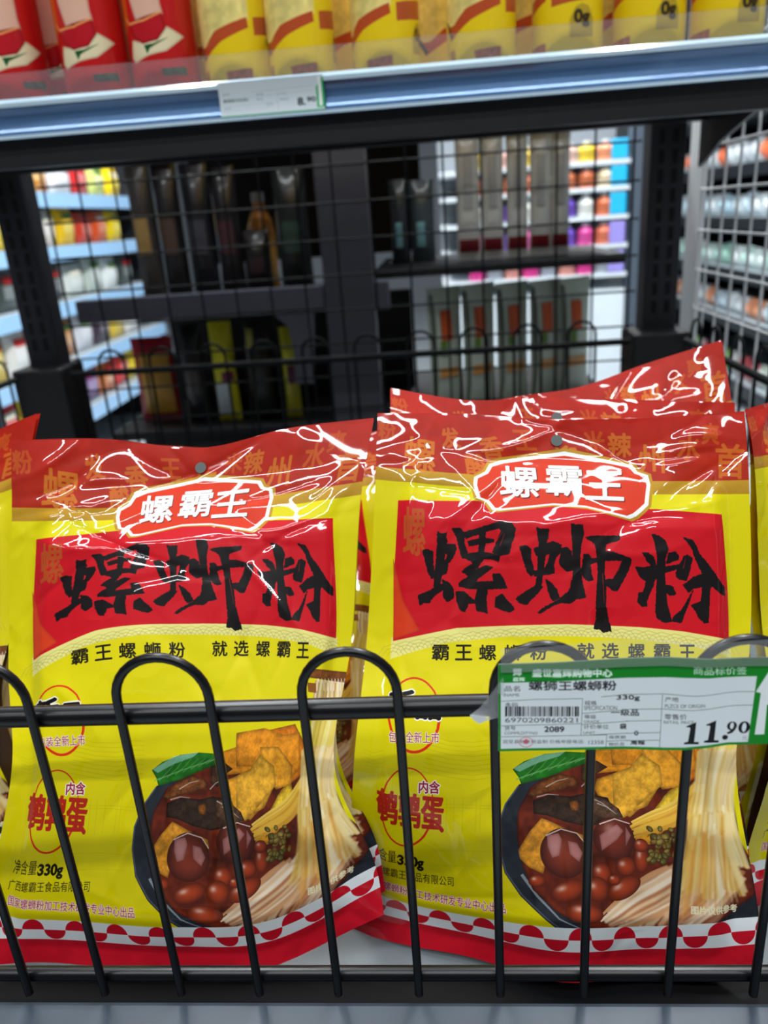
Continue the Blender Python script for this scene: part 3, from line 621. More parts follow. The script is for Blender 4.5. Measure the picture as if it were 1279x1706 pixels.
# ------------------------------------------------------------------ noodle bags
def grid_obj(name, S, m, parent, base, uv=None):
    nv, nu = S.shape[:2]; me = bpy.data.meshes.new(name)
    k = np.arange(nv * nu).reshape(nv, nu); q = np.stack([k[:-1, :-1], k[:-1, 1:], k[1:, 1:], k[1:, :-1]], -1).reshape(-1, 4)
    me.vertices.add(nv * nu); me.vertices.foreach_set('co', (S - base).reshape(-1).astype(np.float32))
    me.loops.add(q.size); me.loops.foreach_set('vertex_index', q.reshape(-1).astype(np.int32))
    me.polygons.add(len(q)); me.polygons.foreach_set('loop_start', np.arange(0, q.size, 4, dtype=np.int32))
    me.update(calc_edges=True); me.polygons.foreach_set('use_smooth', [True] * len(q))
    l = me.uv_layers.new(name='UVMap'); vv, uu = np.mgrid[0:1:nv * 1j, 0:1:nu * 1j]
    if uv is not None: uu, vv = uv
    UV = np.stack([uu.ravel(), vv.ravel()], 1)[q.reshape(-1)]; l.data.foreach_set('uv', UV.reshape(-1).astype(np.float32))
    me.materials.append(m); me.validate(); o = bpy.data.objects.new(name, me); COL.objects.link(o); o.parent = parent; return o
def crease_field(U, V, seed, n, asp=1.4):
    r = np.random.RandomState(seed); f = np.zeros_like(U)
    for k in range(n):
        x, y = r.uniform(.05, .95), (r.uniform(.80, .99) if k % 2 else r.uniform(.08, .95)); a = r.uniform(0, math.pi); L = r.uniform(.08, .28)
        if k % 2: a = r.normal(0, .5)
        dx, dy = U - x, (V - y) * asp; s = dx * math.cos(a) + dy * math.sin(a); d = -dx * math.sin(a) + dy * math.cos(a)
        d = d + .25 * s * s / L * r.uniform(-1, 1)
        f += r.choice([-1, 1]) * r.uniform(.3, 1) * np.exp(-(s / L) ** 2 * 2) * np.exp(-np.abs(d) / r.uniform(.008, .022))
    return f
def noodle_bag(Pg, label, seed, T=.03, nu=150, nv=205, amp=.0016):
    S = smooth_surface(Pg, nu, nv); vv, uu = np.mgrid[0:1:nv * 1j, 0:1:nu * 1j]
    du = np.gradient(S, axis=1); dv = np.gradient(S, axis=0); N = np.cross(du, dv); N /= np.linalg.norm(N, axis=2, keepdims=True)
    se = np.clip(np.minimum(uu, 1 - uu) / .055, 0, 1); inner = np.clip((np.minimum(uu, 1 - uu) - .052) / .055, 0, 1); inner = inner * inner * (3 - 2 * inner)
    vz = np.clip((.93 - vv) / .12, 0, 1) * np.clip((vv - .04) / .08, 0, 1)
    puff = (.0042 * inner + .004 * np.sin(math.pi * uu)) * vz
    cr = amp * crease_field(uu, vv, seed, 40) * (.35 + .65 * inner) * np.clip(vv / .1, .25, 1) * (.68 + .32 * np.clip((vv - .8) / .1, 0, 1))
    wav = .0016 * np.sin(uu * 17 + seed) * np.exp(-vv / .07) + .0018 * np.sin(uu * 9 + seed * 1.7 + vv * 6) * np.exp(-(1 - vv) / .06)
    fr = S + N * (puff + cr + wav)[..., None]
    if N[nv // 2, nu // 2, 1] > 0: fr = S - N * (puff + cr + wav)[..., None]
    base = np.array([S[0, :, 0].mean(), S[0, :, 1].mean() + T / 2, S[0, :, 2].min()])
    t = empty('noodle_bag', label, 'bag', tuple(base), 'red and yellow noodle bags behind the fence')
    grid_obj('front_panel', fr, m_bag, t, base)
    hc = fr[int(.965 * (nv - 1)), nu // 2]; hn = N[int(.965 * (nv - 1)), nu // 2]; hn = hn if hn[1] < 0 else -hn
    hx = Vector(du[int(.965 * (nv - 1)), nu // 2]).normalized(); hy = Vector(hn).cross(hx); ho = Vector(hc - base) + Vector(hn) * .0012
    MB().add([ho + hx * (.0032 * math.cos(a)) + hy * (.0032 * math.sin(a)) for a in np.linspace(0, 6.283, 20, endpoint=False)], [tuple(range(20))]).obj('hang_hole', m_hole, t)
    th = (T * np.clip((.93 - vv) / .35, 0, 1) ** .7 + .0009); off = np.zeros_like(S); off[..., 1] = th; off[..., 2] = th * .12
    bs = smooth_surface(Pg, 40, 60); v2, u2 = np.mgrid[0:1:60j, 0:1:40j]; th2 = T * np.clip((.93 - v2) / .35, 0, 1) ** .7 + .0012
    b2_ = bs.copy(); b2_[..., 1] += th2 + .0008; b2_[..., 2] += th2 * .12
    grid_obj('back_panel', b2_, m_bag, t, base)
    for ui in (.05, .95):
        i = int(round(ui * (nu - 1))); sg = 1 if ui < .5 else -1; rows = []
        idx = np.linspace(0, nv - 1, 50).astype(int)
        for w_ in np.linspace(0, 1, 9):
            e = fr[idx, i].copy(); tt = th[idx, i]; e[:, 1] += tt * w_ + .0003; e[:, 2] += tt * .12 * w_
            e[:, 0] += sg * np.minimum(.014, tt * .45) * (1 - abs(2 * w_ - 1)); rows.append(e)
        G_ = np.stack(rows, 1); vq = np.linspace(0, 1, 50)[:, None] * np.ones((1, 9)); uq = np.ones((50, 1)) * np.linspace(0, 1, 9)[None]
        grid_obj('side_gusset', G_, m_gus, t, base, (uq, vq))
    return t
def derive(Pg, shift, top=None, Y=None):
    Q = Pg + np.array(shift)
    if top is not None:
        d = np.array([aty(*p, Y) for p in top]) - Q[0]
        for i, v in enumerate(VR):
            wgt = v ** 1.3; Q[i] += d * wgt
    return Q
noodle_bag(PR, 'noodle bag with a sharp white brand name, behind the green price tag', 5)
noodle_bag(PL, 'noodle bag with crumpled brand plaque and notched top edge, no tag before it', 9, T=.011)
noodle_bag(derive(PR, (.012, .046, .0), [(650, 648), (780, 668), (915, 664), (1070, 668), (1222, 672)], .222), 'noodle bag directly behind the price-tagged one, only its folded top showing', 14, T=.014, nu=110, nv=150)
noodle_bag(derive(PR, (.05, .09, .0), [(735, 690), (850, 664), (966, 646), (1080, 606), (1202, 568)], .275), 'tilted noodle bag with punched hang hole and raised top corner', 21, T=.03, nu=110, nv=150)
def turned(Q, ang, px, py, Y):
    Q = Q.copy(); o = Q[5, 0].copy(); d = Q - o; c, q = math.cos(ang), math.sin(ang)
    Q[..., 0] = o[0] + d[..., 0] * c - d[..., 1] * q * .3; Q[..., 1] = o[1] + d[..., 0] * q + d[..., 1]
    e = aty(px, py, Y) - Q[0, 0]
    for i, v in enumerate(VR): Q[i] += e * v
    return Q
noodle_bag(turned(PR + np.array((.217, .008, 0)), .75, 1242, 684, .205), 'noodle bag turned away next to the price-tagged one, by the side fence', 28, T=.016, nu=110, nv=150)
noodle_bag(derive(PL, (-.203, .032, .004), [(-480, 880), (-350, 850), (-220, 800), (-70, 745), (65, 690)], .200), 'noodle bag with a slanted top corner behind the notched bag edge', 33, T=.028, nu=110, nv=150)
noodle_bag(derive(PL, (.022, .102, .0), [(80, 745), (225, 742), (370, 748), (520, 735), (652, 716)], .275), 'noodle bag hidden behind the notched bag, showing only a side strip', 40, T=.02, nu=110, nv=150)
# ------------------------------------------------------------------ chip cans on the upper shelf
CW_, CHH = 720, 700
def can_canvas(kind):
    c = Canvas(CW_, CHH, (240, 206, 22) if kind else (196, 26, 26))
    dm = CW_ / math.pi                                             # one diameter in canvas pixels
    def Q(pts, cx, hw, base): return [(CW_ / 2 + math.asin(max(-.98, min(.98, (x - cx) / hw))) * dm / 2, (-14 if kind else 44) + (base - y) / (2 * hw) * dm) for x, y in pts]
    if kind == 0:
        q = lambda p: Q(p, 560, 230, 545)
        c.fill(q([(330, -400), (420, -400), (400, 60), (400, 180), (345, 330), (330, 330)]), (226, 104, 20), .9, shade=.2)
        c.fill(q([(440, -200), (640, -200), (640, 120), (650, 180), (460, 200), (430, 60)]), (232, 196, 168), .9, shade=.25)
        c.fill(q([(410, 300), (385, 400), (410, 435), (520, 402), (640, 384), (748, 300), (660, 245), (600, 310), (500, 330)]), (236, 222, 180), shade=.2)
        c.fill(q([(400, 215), (640, 165), (655, 255), (595, 320), (490, 334), (425, 285)]), (188, 24, 34), shade=.4)
        c.stroke(q([(378, 170), (405, 212), (520, 206), (640, 168)]), 7, 5, (240, 160, 90))
        c.fill(q([(495, 342), (560, 338), (664, 306), (600, 336), (535, 362), (512, 392)]), (28, 84, 40))
        c.fill(q([(588, 482), (738, 470), (745, 522), (600, 524)]), (40, 82, 58), .85, noise=.5, cell=9)
        c.text('0g', (CW_ * .24, 50), (CW_ * .30, 50), (CW_ * .24, 90), (240, 220, 210), 2)
    else:
        q = lambda p: Q(p, 580, 180, 385)
        c.fill(q([(400, -400), (690, -400), (680, 60), (520, 120), (420, 200), (402, 150)]), (234, 214, 140), .9, noise=.15, cell=40)
        c.fill(q([(410, 160), (425, 225), (530, 150), (676, 95), (672, 50), (500, 102), (440, 160)]), (190, 78, 38))
        c.fill(q([(402, 130), (424, 225), (432, 205), (412, 140)]), (70, 40, 20))
        c.fill(q([(538, 285), (674, 272), (676, 318), (545, 324)]), (166, 74, 50), .9, noise=.4, cell=8)
        c.fill(q([(415, 270), (440, 262), (446, 322), (418, 328)]), (170, 110, 40), .8)
        x0 = CW_ * .70
        c.fill([(x0, 62), (x0 + 80, 62), (x0 + 80, 112), (x0 + 62, 144), (x0 + 40, 152), (x0 + 18, 144), (x0, 112)], (190, 160, 40))
        c.text('0g', (x0 + 15, 90), (x0 + 65, 90), (x0 + 15, 134), (60, 44, 16), 3)
        c.fill([(x0 - 60, 150), (x0 + 140, 170), (x0 + 140, 225), (x0 - 60, 200)], (186, 84, 40))
        c.fill([(x0 - 90, 260), (x0 - 60, 260), (x0 - 60, 700), (x0 - 90, 700)], (246, 232, 150), .8)
    return c.image('red_can_print' if kind == 0 else 'yellow_can_print')
CRAD, CHT, CZ = .0325, .205, .4625
m_can = [film('red_can_print', can_canvas(0), .3, .6), film('yellow_can_print', can_canvas(1), .3, .6)]
m_lid = mat('clear_can_lid', (220, 222, 224), .3, coat=.3, noise=.05); m_rim = mat('can_metal', (170, 172, 176), .25, metal=1, noise=.08)
def can_body(k):
    n, rows = 48, [(0, .003), (0, CHT - .012)]; me = bpy.data.meshes.new('can_body'); v = []; f = []; uv = []
    for j, z in enumerate((.003, CHT * .5, CHT - .012)):
        for i in range(n + 1):
            a = 2 * math.pi * (i / n - .5); v.append((CRAD * math.sin(a), -CRAD * math.cos(a), z))
    for j in range(2):
        for i in range(n): f.append((j * (n + 1) + i, j * (n + 1) + i + 1, (j + 1) * (n + 1) + i + 1, (j + 1) * (n + 1) + i))
    me.from_pydata(v, [], f); l = me.uv_layers.new(name='UVMap')
    for p in me.polygons:
        p.use_smooth = True
        for li in p.loop_indices:
            j, i = divmod(me.loops[li].vertex_index, n + 1); l.data[li].uv = (i / n, (.003, CHT * .5, CHT - .012)[j] / CHT)
    me.materials.append(m_can[k]); return me
def make_can(k):
    t = empty('chip_can', 'x', 'can'); link('can_body', can_body(k), t)
    MB().lathe([(0, 0), (CRAD - .002, 0), (CRAD, .001), (CRAD, .0031), (0, .0031)], 32).obj('base_rim', m_rim, t)
    MB().lathe([(CRAD, CHT - .012), (CRAD + .001, CHT - .011), (CRAD + .001, CHT), (0, CHT)], 32).obj('lid', m_lid, t); return t
proto = [make_can(0), make_can(1)]; usedk = [0, 0]
def put_can(k, x, y, rz, label):
    if usedk[k]: t = copy_tree(proto[k])
    else: t = proto[k]; usedk[k] = 1
    t.location = (x, y, CZ); t.rotation_euler[2] = rz; tag(t, label, 'can', ('red' if k == 0 else 'yellow') + ' chip cans on the upper shelf')
cans = [(0, 8, .45), (0, 150, .05), (0, 267, .0), (1, 390, .05), (1, 500, .0), (1, 643, -.35), (1, 804, -.05), (1, 948, -1.35), (1, 1084, -1.3), (1, 1214, -1.3)]
dist = {0: 'red chip can with a pale splash and green chillies, front row', 1: 'yellow chip can with a brown ribbon turned to the front', 2: 'yellow chip can turned to its small 0g badge side'}
ords = iter(['first', 'second', 'third', 'fourth', 'fifth', 'sixth', 'seventh'])
for k, px, rz in cans:
    x = aty(px, 88, .585)[0]; put_can(k, x, SY + .048, rz, {8: 'front row red chip can farthest from the yellow cans', 150: 'middle one of the three front row red chip cans', 267: 'front row red chip can touching the yellow cans'}.get(px) or '%s yellow front row chip can from the red cans, its %s forward' % (next(ords), '0g badge' if rz < -1 else 'brown ribbon'))
gaps = {80: 'behind the first two red cans', 190: 'behind the last two red cans', 330: 'between the red and yellow cans', 450: 'behind the first two yellow cans', 575: 'behind the second and third yellow cans', 722: 'behind the third and fourth yellow cans', 872: 'behind the fourth and fifth yellow cans', 1010: 'behind the fifth and sixth yellow cans'}
for k, px, rz in [(0, 80, .3), (0, 190, .2), (1, 330, .4), (1, 450, 1.2), (1, 575, .2), (1, 722, .8), (1, 872, .1), (1, 1010, .4)]:
    x = aty(px, 88, .66)[0]; put_can(k, x, SY + .125, rz, ('red' if k == 0 else 'yellow') + ' chip can in the shaded second row ' + gaps[px])

# ------------------------------------------------------------------ price tags
TW, TH = 1440, 450
tg = Canvas(TW, TH, (214, 222, 226))
topf = lambda x: np.interp(x, [830, 870, 930, 1040, 1110, 1180, 1240, 1330], [1107, 1106, 1104, 1097, 1095, 1099, 1096, 1095])
botf = lambda x: np.interp(x, [830, 870, 930, 1040, 1110, 1140, 1180, 1210, 1330], [1252, 1251, 1250, 1248, 1250, 1250, 1246, 1241, 1238])
def TA(p): return [((x - 830) * 3.0, TH * (1 - (y - topf(x)) / (botf(x) - topf(x)))) for x, y in ((820 + a / 5.56, 1080 + b / 5.56) for a, b in p)]
def TB(p): return [((x - 830) * 3.0, TH * (1 - (y - topf(x)) / (botf(x) - topf(x)))) for x, y in ((1040 + a / 5.351, 1080 + b / 5.351) for a, b in p)]
gr = (20, 128, 36)
tg.fill([(0, TH * .79), (TW, TH * .79), (TW, TH), (0, TH)], gr); tg.fill([(0, 0), (TW, 0), (TW, TH * .03), (0, TH * .03)], gr); tg.fill([(0, 0), (12, 0), (12, TH), (0, TH)], gr)
xr = TB([(1175, 300)])[0][0]
tg.fill(TB([(1182, 232), (1100, 830), (1090, 900), (1800, 900), (1800, 232)]), gr)
tg.fill(TB([(1170, 385), (1290, 200), (1420, 200), (1420, 760), (1160, 768), (1215, 395)]), (222, 228, 230))
tg.fill(TB([(1270, 500), (1245, 770), (1420, 770), (1420, 500)]), gr)
def tt(tr, s, x0, x1, y1, y0, col=(30, 34, 36), **k): tg.text(s, tr([(x0, y1)])[0], tr([(x1, y1)])[0], tr([(x0, y0)])[0], col, **k)
wh_ = (220, 240, 226)
tt(TA, '盛世嘉辉购物中心', 372, 1108, 262, 192, wh_, bold=2.5); tt(TA, '辉', 195, 268, 250, 190, wh_, bold=3); tt(TA, '嘉辉', 190, 300, 304, 268, wh_, bold=1)
tt(TB, '商品标价签', 615, 1090, 232, 160, wh_, bold=.8)
tt(TA, '螺狮王螺蛳粉', 338, 1148, 385, 300, (24, 26, 28), bold=1.5)
for tr, s, x0, x1, y1, y0 in ((TA, '品名', 112, 256, 396, 345), (TA, '条码', 118, 236, 538, 500), (TA, '货号', 112, 214, 756, 718), (TA, '规格', 855, 965, 524, 482), (TA, '等级', 852, 960, 650, 612), (TA, '计价单位', 845, 1075, 744, 704), (TA, '保质期', 1078, 1232, 838, 806), (TA, '物价员', 1078, 1222, 906, 872), (TB, '产地', 360, 482, 474, 430), (TB, '零售价', 356, 556, 632, 582)): tt(tr, s, x0, x1, y1, y0, bold=.5)
for tr, s, x0, x1, y1, y0 in ((TA, 'NAME', 112, 250, 442, 416), (TA, 'COMMLDITYNG', 112, 418, 796, 770), (TA, 'SPECIFICATION', 850, 1155, 568, 530), (TA, 'GRADE', 846, 990, 688, 664), (TA, 'UNIT', 842, 952, 792, 768), (TB, 'PLZCE OF ORIGIN', 360, 718, 526, 494), (TB, 'RETAIL PRICE', 350, 618, 668, 642), (TA, '润至县物价局监制 价格举报电话:', 95, 850, 882, 846), (TA, '12358', 890, 1030, 886, 852)): tt(tr, s, x0, x1, y1, y0, (70, 76, 78), bold=.3)
tt(TA, '6970209860221', 118, 790, 684, 640, (50, 54, 56), bold=.4); tt(TA, '2089', 482, 664, 772, 722, (20, 22, 24), bold=1.5)
tt(TB, '330g', -70, 135, 466, 415, (20, 22, 24), bold=1.2); tt(TB, '一级品', -120, 128, 598, 540, (40, 44, 46), bold=1); tt(TA, '袋', 1180, 1240, 746, 694, bold=1); tt(TB, '0', 88, 122, 774, 734, bold=1); tt(TB, '周程', 55, 180, 858, 822, bold=1)
br_ = random.Random(5); x = 118.
while x < 800:
    w_ = br_.choice([5, 5, 9, 14, 20]); tg.fill(TA([(x, 535), (x + w_, 535), (x + w_, 622), (x, 632)]), (26, 28, 30)); x += w_ + br_.choice([5, 6, 9, 14])
ln = (62, 92, 74)
for tr, p in ((TA, [(80, 488), (400, 470), (836, 462)]), (TB, [(-210, 430), (0, 408), (336, 402), (640, 424), (1000, 384), (1170, 382)]), (TA, [(80, 716), (820, 694)]), (TA, [(82, 818), (1060, 800)]), (TA, [(830, 600), (1260, 566)]), (TB, [(40, 540), (336, 536), (620, 552), (1000, 505), (1150, 503)]), (TA, [(822, 704), (1260, 672)]), (TB, [(10, 645), (326, 640)]), (TA, [(820, 806), (1260, 784)]), (TB, [(10, 756), (320, 748)]), (TA, [(1056, 860), (1279, 852)]), (TB, [(10, 822), (320, 818)]),
              (TA, [(836, 462), (820, 806)]), (TA, [(1060, 800), (1050, 926)]), (TB, [(340, 402), (312, 884)])):
    tg.stroke(tr(p), 2.6, 2.6, ln)
st = np.linspace(0, 2 * np.pi, 40); tg.stroke(TA([(312 + 62 * math.cos(a), 868 + 46 * math.sin(a)) for a in st]), 4, 4, (206, 90, 100), .8)
tg.fill(TA([(285, 860), (312, 835), (340, 860), (330, 885), (295, 885)]), (200, 70, 84), .8)
dk = (14, 16, 18)
def one(x, y):   # slanted serif figure
    tg.fill(TB([(x, y + 200), (x + 6, y + 184), (x + 38, y + 176), (x + 58, y + 60), (x + 54, y + 46), (x + 24, y + 48), (x + 26, y + 36), (x + 112, y), (x + 100, y + 120), (x + 92, y + 178), (x + 134, y + 180), (x + 132, y + 200)]), dk)
one(528, 655); one(706, 640)
def oval(cx, cy, rx, ry, c, sk=.12): tg.fill(TB([(cx + rx * math.cos(a) - sk * ry * math.sin(a), cy + ry * math.sin(a)) for a in np.linspace(0, 6.28, 30)]), c)
oval(896, 792, 26, 22, dk)
oval(958, 690, 44, 40, dk); oval(958, 688, 17, 30, (214, 222, 226))
tg.fill(TB([(998, 680), (990, 720), (960, 752), (920, 764), (912, 750), (930, 740), (962, 722), (975, 690)]), dk)
oval(1066, 702, 52, 54, dk); oval(1066, 702, 20, 42, (214, 222, 226))
tt(TB, '元', 1050, 1094, 818, 782, (120, 126, 128))
m_tag = film('price_tag_print', tg.image('price_tag_print'), .35, .5)
def tag_mesh(y0, y1, xs, fr=0, ext=0):
    cols = []
    for x in xs:
        wob = .0012 * math.sin(x / 38)
        cols.append([aty(x, botf(x), y0 + wob - .001 * ext), aty(x, topf(x), y1 + wob)])
    S = np.array(cols); k = np.linspace(0, 1, 8)
    return np.stack([S[:, 0] * (1 - a) + S[:, 1] * a for a in k], 0)
xs = np.linspace(830, 1310, 60)
St = tag_mesh(-.0125, -.0062, xs); base = St[0].mean(0)
t = empty('price_tag', 'green and white paper price tag reading 11.90 taped on the wire fence', 'price tag', tuple(base))
cardu = (np.ones((8, 1)) * ((xs - 830) * 3.0 / TW)[None], np.linspace(0, 1, 8)[:, None] * np.ones((1, 60)))
grid_obj('paper_card', St, m_tag, t, base, cardu)
Sb = St.copy(); Sb[..., 1] += .0005; grid_obj('card_back', Sb, mat('plain_white_card', (225, 228, 228), .6, noise=.04), t, base)
# clear sleeve and tape around the tag
cols = []
for x in np.linspace(834, 1310, 40):
    wob = .0012 * math.sin(x / 38); cols.append([aty(x, topf(x) + 14, -.0076 + wob), aty(x, topf(x) - 2, -.0068 + wob), aty(x, topf(x) - 15, -.0062 + wob), aty(x, topf(x) - 29 - 3 * math.sin(x / 50), -.0052 + wob)])
grid_obj('clear_sleeve', np.array(cols).transpose(1, 0, 2), m_tape, t, base)
tp = [[(782, 1192), (800, 1178), (822, 1150), (838, 1128)], [(789, 1200), (806, 1188), (826, 1172), (842, 1160)], [(798, 1206), (812, 1200), (828, 1196), (846, 1192)]]
St2 = np.array([[aty(*p, -.0052 - .0012 * i) for i, p in enumerate(r)] for r in tp]); b2 = St2[0].mean(0)
t2 = empty('tape_strip', 'crumpled clear tape strip stuck on the fence rail beside the price tag', 'tape', tuple(b2)); grid_obj('tape_film', St2, m_tape, t2, b2)

ut = Canvas(540, 210, (206, 216, 222))
ut.fill([(0, 0), (540, 0), (540, 8), (0, 8)], (70, 170, 120)); ut.fill([(500, 18), (540, 18), (540, 205), (500, 150)], (52, 166, 96)); ut.fill([(512, 30), (528, 30), (528, 205), (512, 205)], (236, 240, 240))
x = 20
while x < 150: w_ = br_.choice([2, 3, 6]); ut.fill([(x, 98), (x + w_, 98), (x + w_, 118), (x, 118)], (96, 104, 110)); x += w_ + br_.choice([2, 3, 5])
for a, b in (((160, 150), (480, 160)), ((160, 120), (480, 132)), ((10, 70), (300, 78)), ((300, 150), (300, 20)), ((10, 45), (260, 50))): ut.stroke([a, b], 1.5, 1.5, (150, 164, 170))
for s, x0, x1, y0, y1 in (('规格', 190, 230, 126, 140), ('等级', 190, 226, 96, 110), ('产地', 310, 346, 118, 132), ('货号', 20, 56, 52, 66), ('单位', 240, 276, 60, 74), ('零售价', 310, 360, 84, 100), ('品名', 20, 56, 140, 156)): ut.text(s, (x0, y0), (x1, y0), (x0, y1), (140, 150, 158))
ut.text('8.', (402, 44), (440, 44), (402, 92), (24, 34, 42), 2.4); ut.text('90', (450, 62), (494, 62), (450, 92), (24, 34, 42), 1.8)
p0, p1 = aty(366, 165, SY)[0], aty(541, 165, SY)[0]
pf = [(SY - .0036, .4368), (SY - .0022, .443), (SY - .0016, .450), (SY - .0022, .457), (SY - .0044, .4655)]
S3 = np.array([[(p0 + (p1 - p0) * k / 10, y, z) for k in range(11)] for y, z in pf]); b3 = S3[0].mean(0)
t3 = empty('price_tag', 'small white price tag reading 8.90 in the blue upper shelf rail', 'price tag', tuple(b3)); grid_obj('paper_card', S3, film('upper_tag_print', ut.image('upper_tag_print'), .35, .5), t3, b3)

# ------------------------------------------------------------------ goods and shelves beyond the mesh
def pouch_mesh(w, h, d, m, name='wrapper', n=9):
    """pillow pack: crimped top and bottom seals, puffed middle; front faces -Y, foot at z=0"""
    b = MB(); N = n
    for s in (-1, 1):
        vs = []
        for j in range(N + 1):
            v = j / N; py = max(0, math.sin(math.pi * min(1, max(0, (v - .05) / .9)))) ** .5
            for i in range(N + 1):
                u = i / N; px = max(0, math.sin(math.pi * u)) ** .5
                vs.append(((u - .5) * w * (1 - .06 * py), s * (d / 2 * px * py + .0004), v * h))
        b.add(vs, [(j * (N + 1) + i, j * (N + 1) + i + 1, (j + 1) * (N + 1) + i + 1, (j + 1) * (N + 1) + i) for j in range(N) for i in range(N)])
    b.sm = True; me = b.mesh(name); me.materials.append(m); return me
def patch_mesh(w, h, d, m, x0, x1, z0, z1, name='printed_label'):
    """printed patch following the front of a pouch"""
    b = MB(); N = 6; vs = []
    for j in range(N + 1):
        v = z0 + (z1 - z0) * j / N; py = max(0, math.sin(math.pi * min(1, max(0, (v - .05) / .9)))) ** .5
        for i in range(N + 1):
            u = x0 + (x1 - x0) * i / N; px = max(0, math.sin(math.pi * u)) ** .5; vs.append(((u - .5) * w * (1 - .06 * py), -(d / 2 * px * py + .0022), v * h))
    b.add(vs, [(j * (N + 1) + i, j * (N + 1) + i + 1, (j + 1) * (N + 1) + i + 1, (j + 1) * (N + 1) + i) for j in range(N) for i in range(N)])
    b.sm = True; me = b.mesh(name); me.materials.append(m); return me
def pouch(name, label, cat, group, loc, rz, w, h, d, col, patches=()):
    t = empty(name, label, cat, loc, group, rz); link('wrapper', pouch_mesh(w, h, d, cmat(col)), t)
    for c, x0, x1, z0, z1 in patches: link('printed_label', patch_mesh(w, h, d, cmat(c), x0, x1, z0, z1), t)
    return t
def bottle(name, label, cat, group, loc, r, h, col, cap, lab):
    t = empty(name, label, cat, loc, group)
    MB().lathe([(0, 0), (r * .92, 0), (r, h * .04), (r, h * .62), (r * .85, h * .72), (r * .42, h * .86), (r * .40, h * .9), (0, h * .9)], 16).obj('bottle_body', cmat(col), t)
    MB().lathe([(0, h * .9), (r * .46, h * .9), (r * .46, h), (0, h)], 12).obj('cap', cmat(cap), t)
    MB().lathe([(r * 1.012, h * .14), (r * 1.012, h * .56)], 16).obj('printed_label', cmat(lab), t); return t

# neighbour shelf seen through the mesh: post, beam with bracket, boards
YN = .99
pa, pb = aty(523, 300, YN), aty(610, 300, YN)
t = empty('neighbour_shelf', 'grey steel shelf frame with a broad post behind the mesh', 'shelf', ((pa[0] + pb[0]) / 2, YN + .2, FZ))
nx, ny, nz = t.location
def NB(a, b, name, m, bev=.002): return MB().box((a[0] - nx, a[1] - ny, a[2] - nz), (b[0] - nx, b[1] - ny, b[2] - nz)).obj(name, m, t, bev)
NB((pa[0], YN, FZ), (pb[0], YN + .03, 1.05), 'post', mat('grey_post', (58, 58, 66), .5, noise=.1))
zb1, zb0, xb0 = aty(330, 489, YN)[2], aty(330, 528, YN)[2], aty(124, 510, YN)[0]
NB((xb0, YN + .002, zb0), (pa[0] - .001, YN + .028, zb1), 'beam', m_grey)
bp = [(452, 522), (480, 545), (490, 590), (492, 640), (523, 640), (523, 520)]
bw = [aty(x, y, YN) for x, y in bp]; b = MB(); n_ = len(bw)
b.add([(q[0] - nx - .0008, YN + .004 - ny, q[2] - nz) for q in bw] + [(q[0] - nx - .0008, YN + .012 - ny, q[2] - nz) for q in bw], [tuple(range(n_)), tuple(range(2 * n_ - 1, n_ - 1, -1))] + [(k, n_ + k, n_ + (k + 1) % n_, (k + 1) % n_) for k in range(n_)]).obj('beam_bracket', m_grey, t)
q0, q1 = aty(612, 470, YN), aty(650, 516, YN)
NB((q0[0], YN + .004, q1[2]), (q1[0], YN + .012, q0[2]), 'side_clip', m_grey)
zs = aty(845, 446, YN + .06)[2]; xe = aty(1060, 430, YN + .06)[0]
NB((pb[0] + .001, YN + .05, zs - .004), (xe - .02, YN + .36, zs + .012), 'shelf_board', m_dark)
NB((xb0, YN + .05, zb0 - .003), (pa[0] - .002, YN + .36, zb0 + .012), 'shelf_board', m_dark)
zl = .02
NB((xb0, YN + .05, zl - .016), (xe - .02, YN + .46, zl), 'shelf_board', m_dark)
NB((xb0 + .10, YN + .40, zb0 + .06), (aty(700, 300, YN + .4)[0], YN + .41, 1.0), 'added_shade_panel', m_dark)  # added dark sheet, stands in for the shade behind the goods
NB((aty(292, 600, YN + .3)[0], YN + .30, zl), (aty(690, 600, YN + .3)[0], YN + .31, zb0 - .004), 'added_shade_panel', m_dark)  # added dark sheet, blacks out the shaded space under the beam
NB((aty(225, 650, YN + .06)[0], YN + .06, FZ), (aty(975, 600, YN + .06)[0], YN + .45, zl - .017), 'plinth', m_dark)
ztop = aty(600, 205, YN + .1)[2]
NB((xb0, YN + .05, ztop), (xe - .02, YN + .40, ztop + .02), 'shelf_board', m_dark)

def at_shelf(px, py_top, w_px, y, z):
    p = aty(px, py_top, y); a = aty(px - w_px / 2, py_top, y)[0]; c_ = aty(px + w_px / 2, py_top, y)[0]
    return p[0], c_ - a, p[2] - z
# grey white bags over the dark board
for i, (px, wpx) in enumerate([(776, 44), (818, 40), (860, 40), (900, 40), (934, 34)]):
    y = YN + .115 + .004 * i; x, w_, h_ = at_shelf(px, 214, wpx, y, zs + .013)
    pouch('flour_noodle_pack', ['first', 'second', 'third', 'fourth', 'fifth'][i] + ' greyish white red-footed pack from the broad post, on the dark board', 'packet', 'greyish white packs with red foot bands', (x, y, zs + .0135), rnd.uniform(-.1, .1), w_ * .96, h_, .03, (190, 190, 186), [((120, 16, 26), .08, .92, .06, .16), ((150, 150, 150), .3, .7, .4, .8)])
for i, (px, wpx, c_) in enumerate([(700, 44, (60, 70, 76)), (662, 34, (44, 48, 54))]):
    y = YN + .12; x, w_, h_ = at_shelf(px, 300, wpx, y, zs + .013)
    pouch('dark_snack_pack', ('slate' if i == 0 else 'charcoal') + ' packet beside the broad post on the dark board', 'packet', 'dark packets behind the mesh', (x, y, zs + .0135), 0, w_ * .95, h_, .03, c_, [((120, 170, 180), .25, .6, .2, .5)])
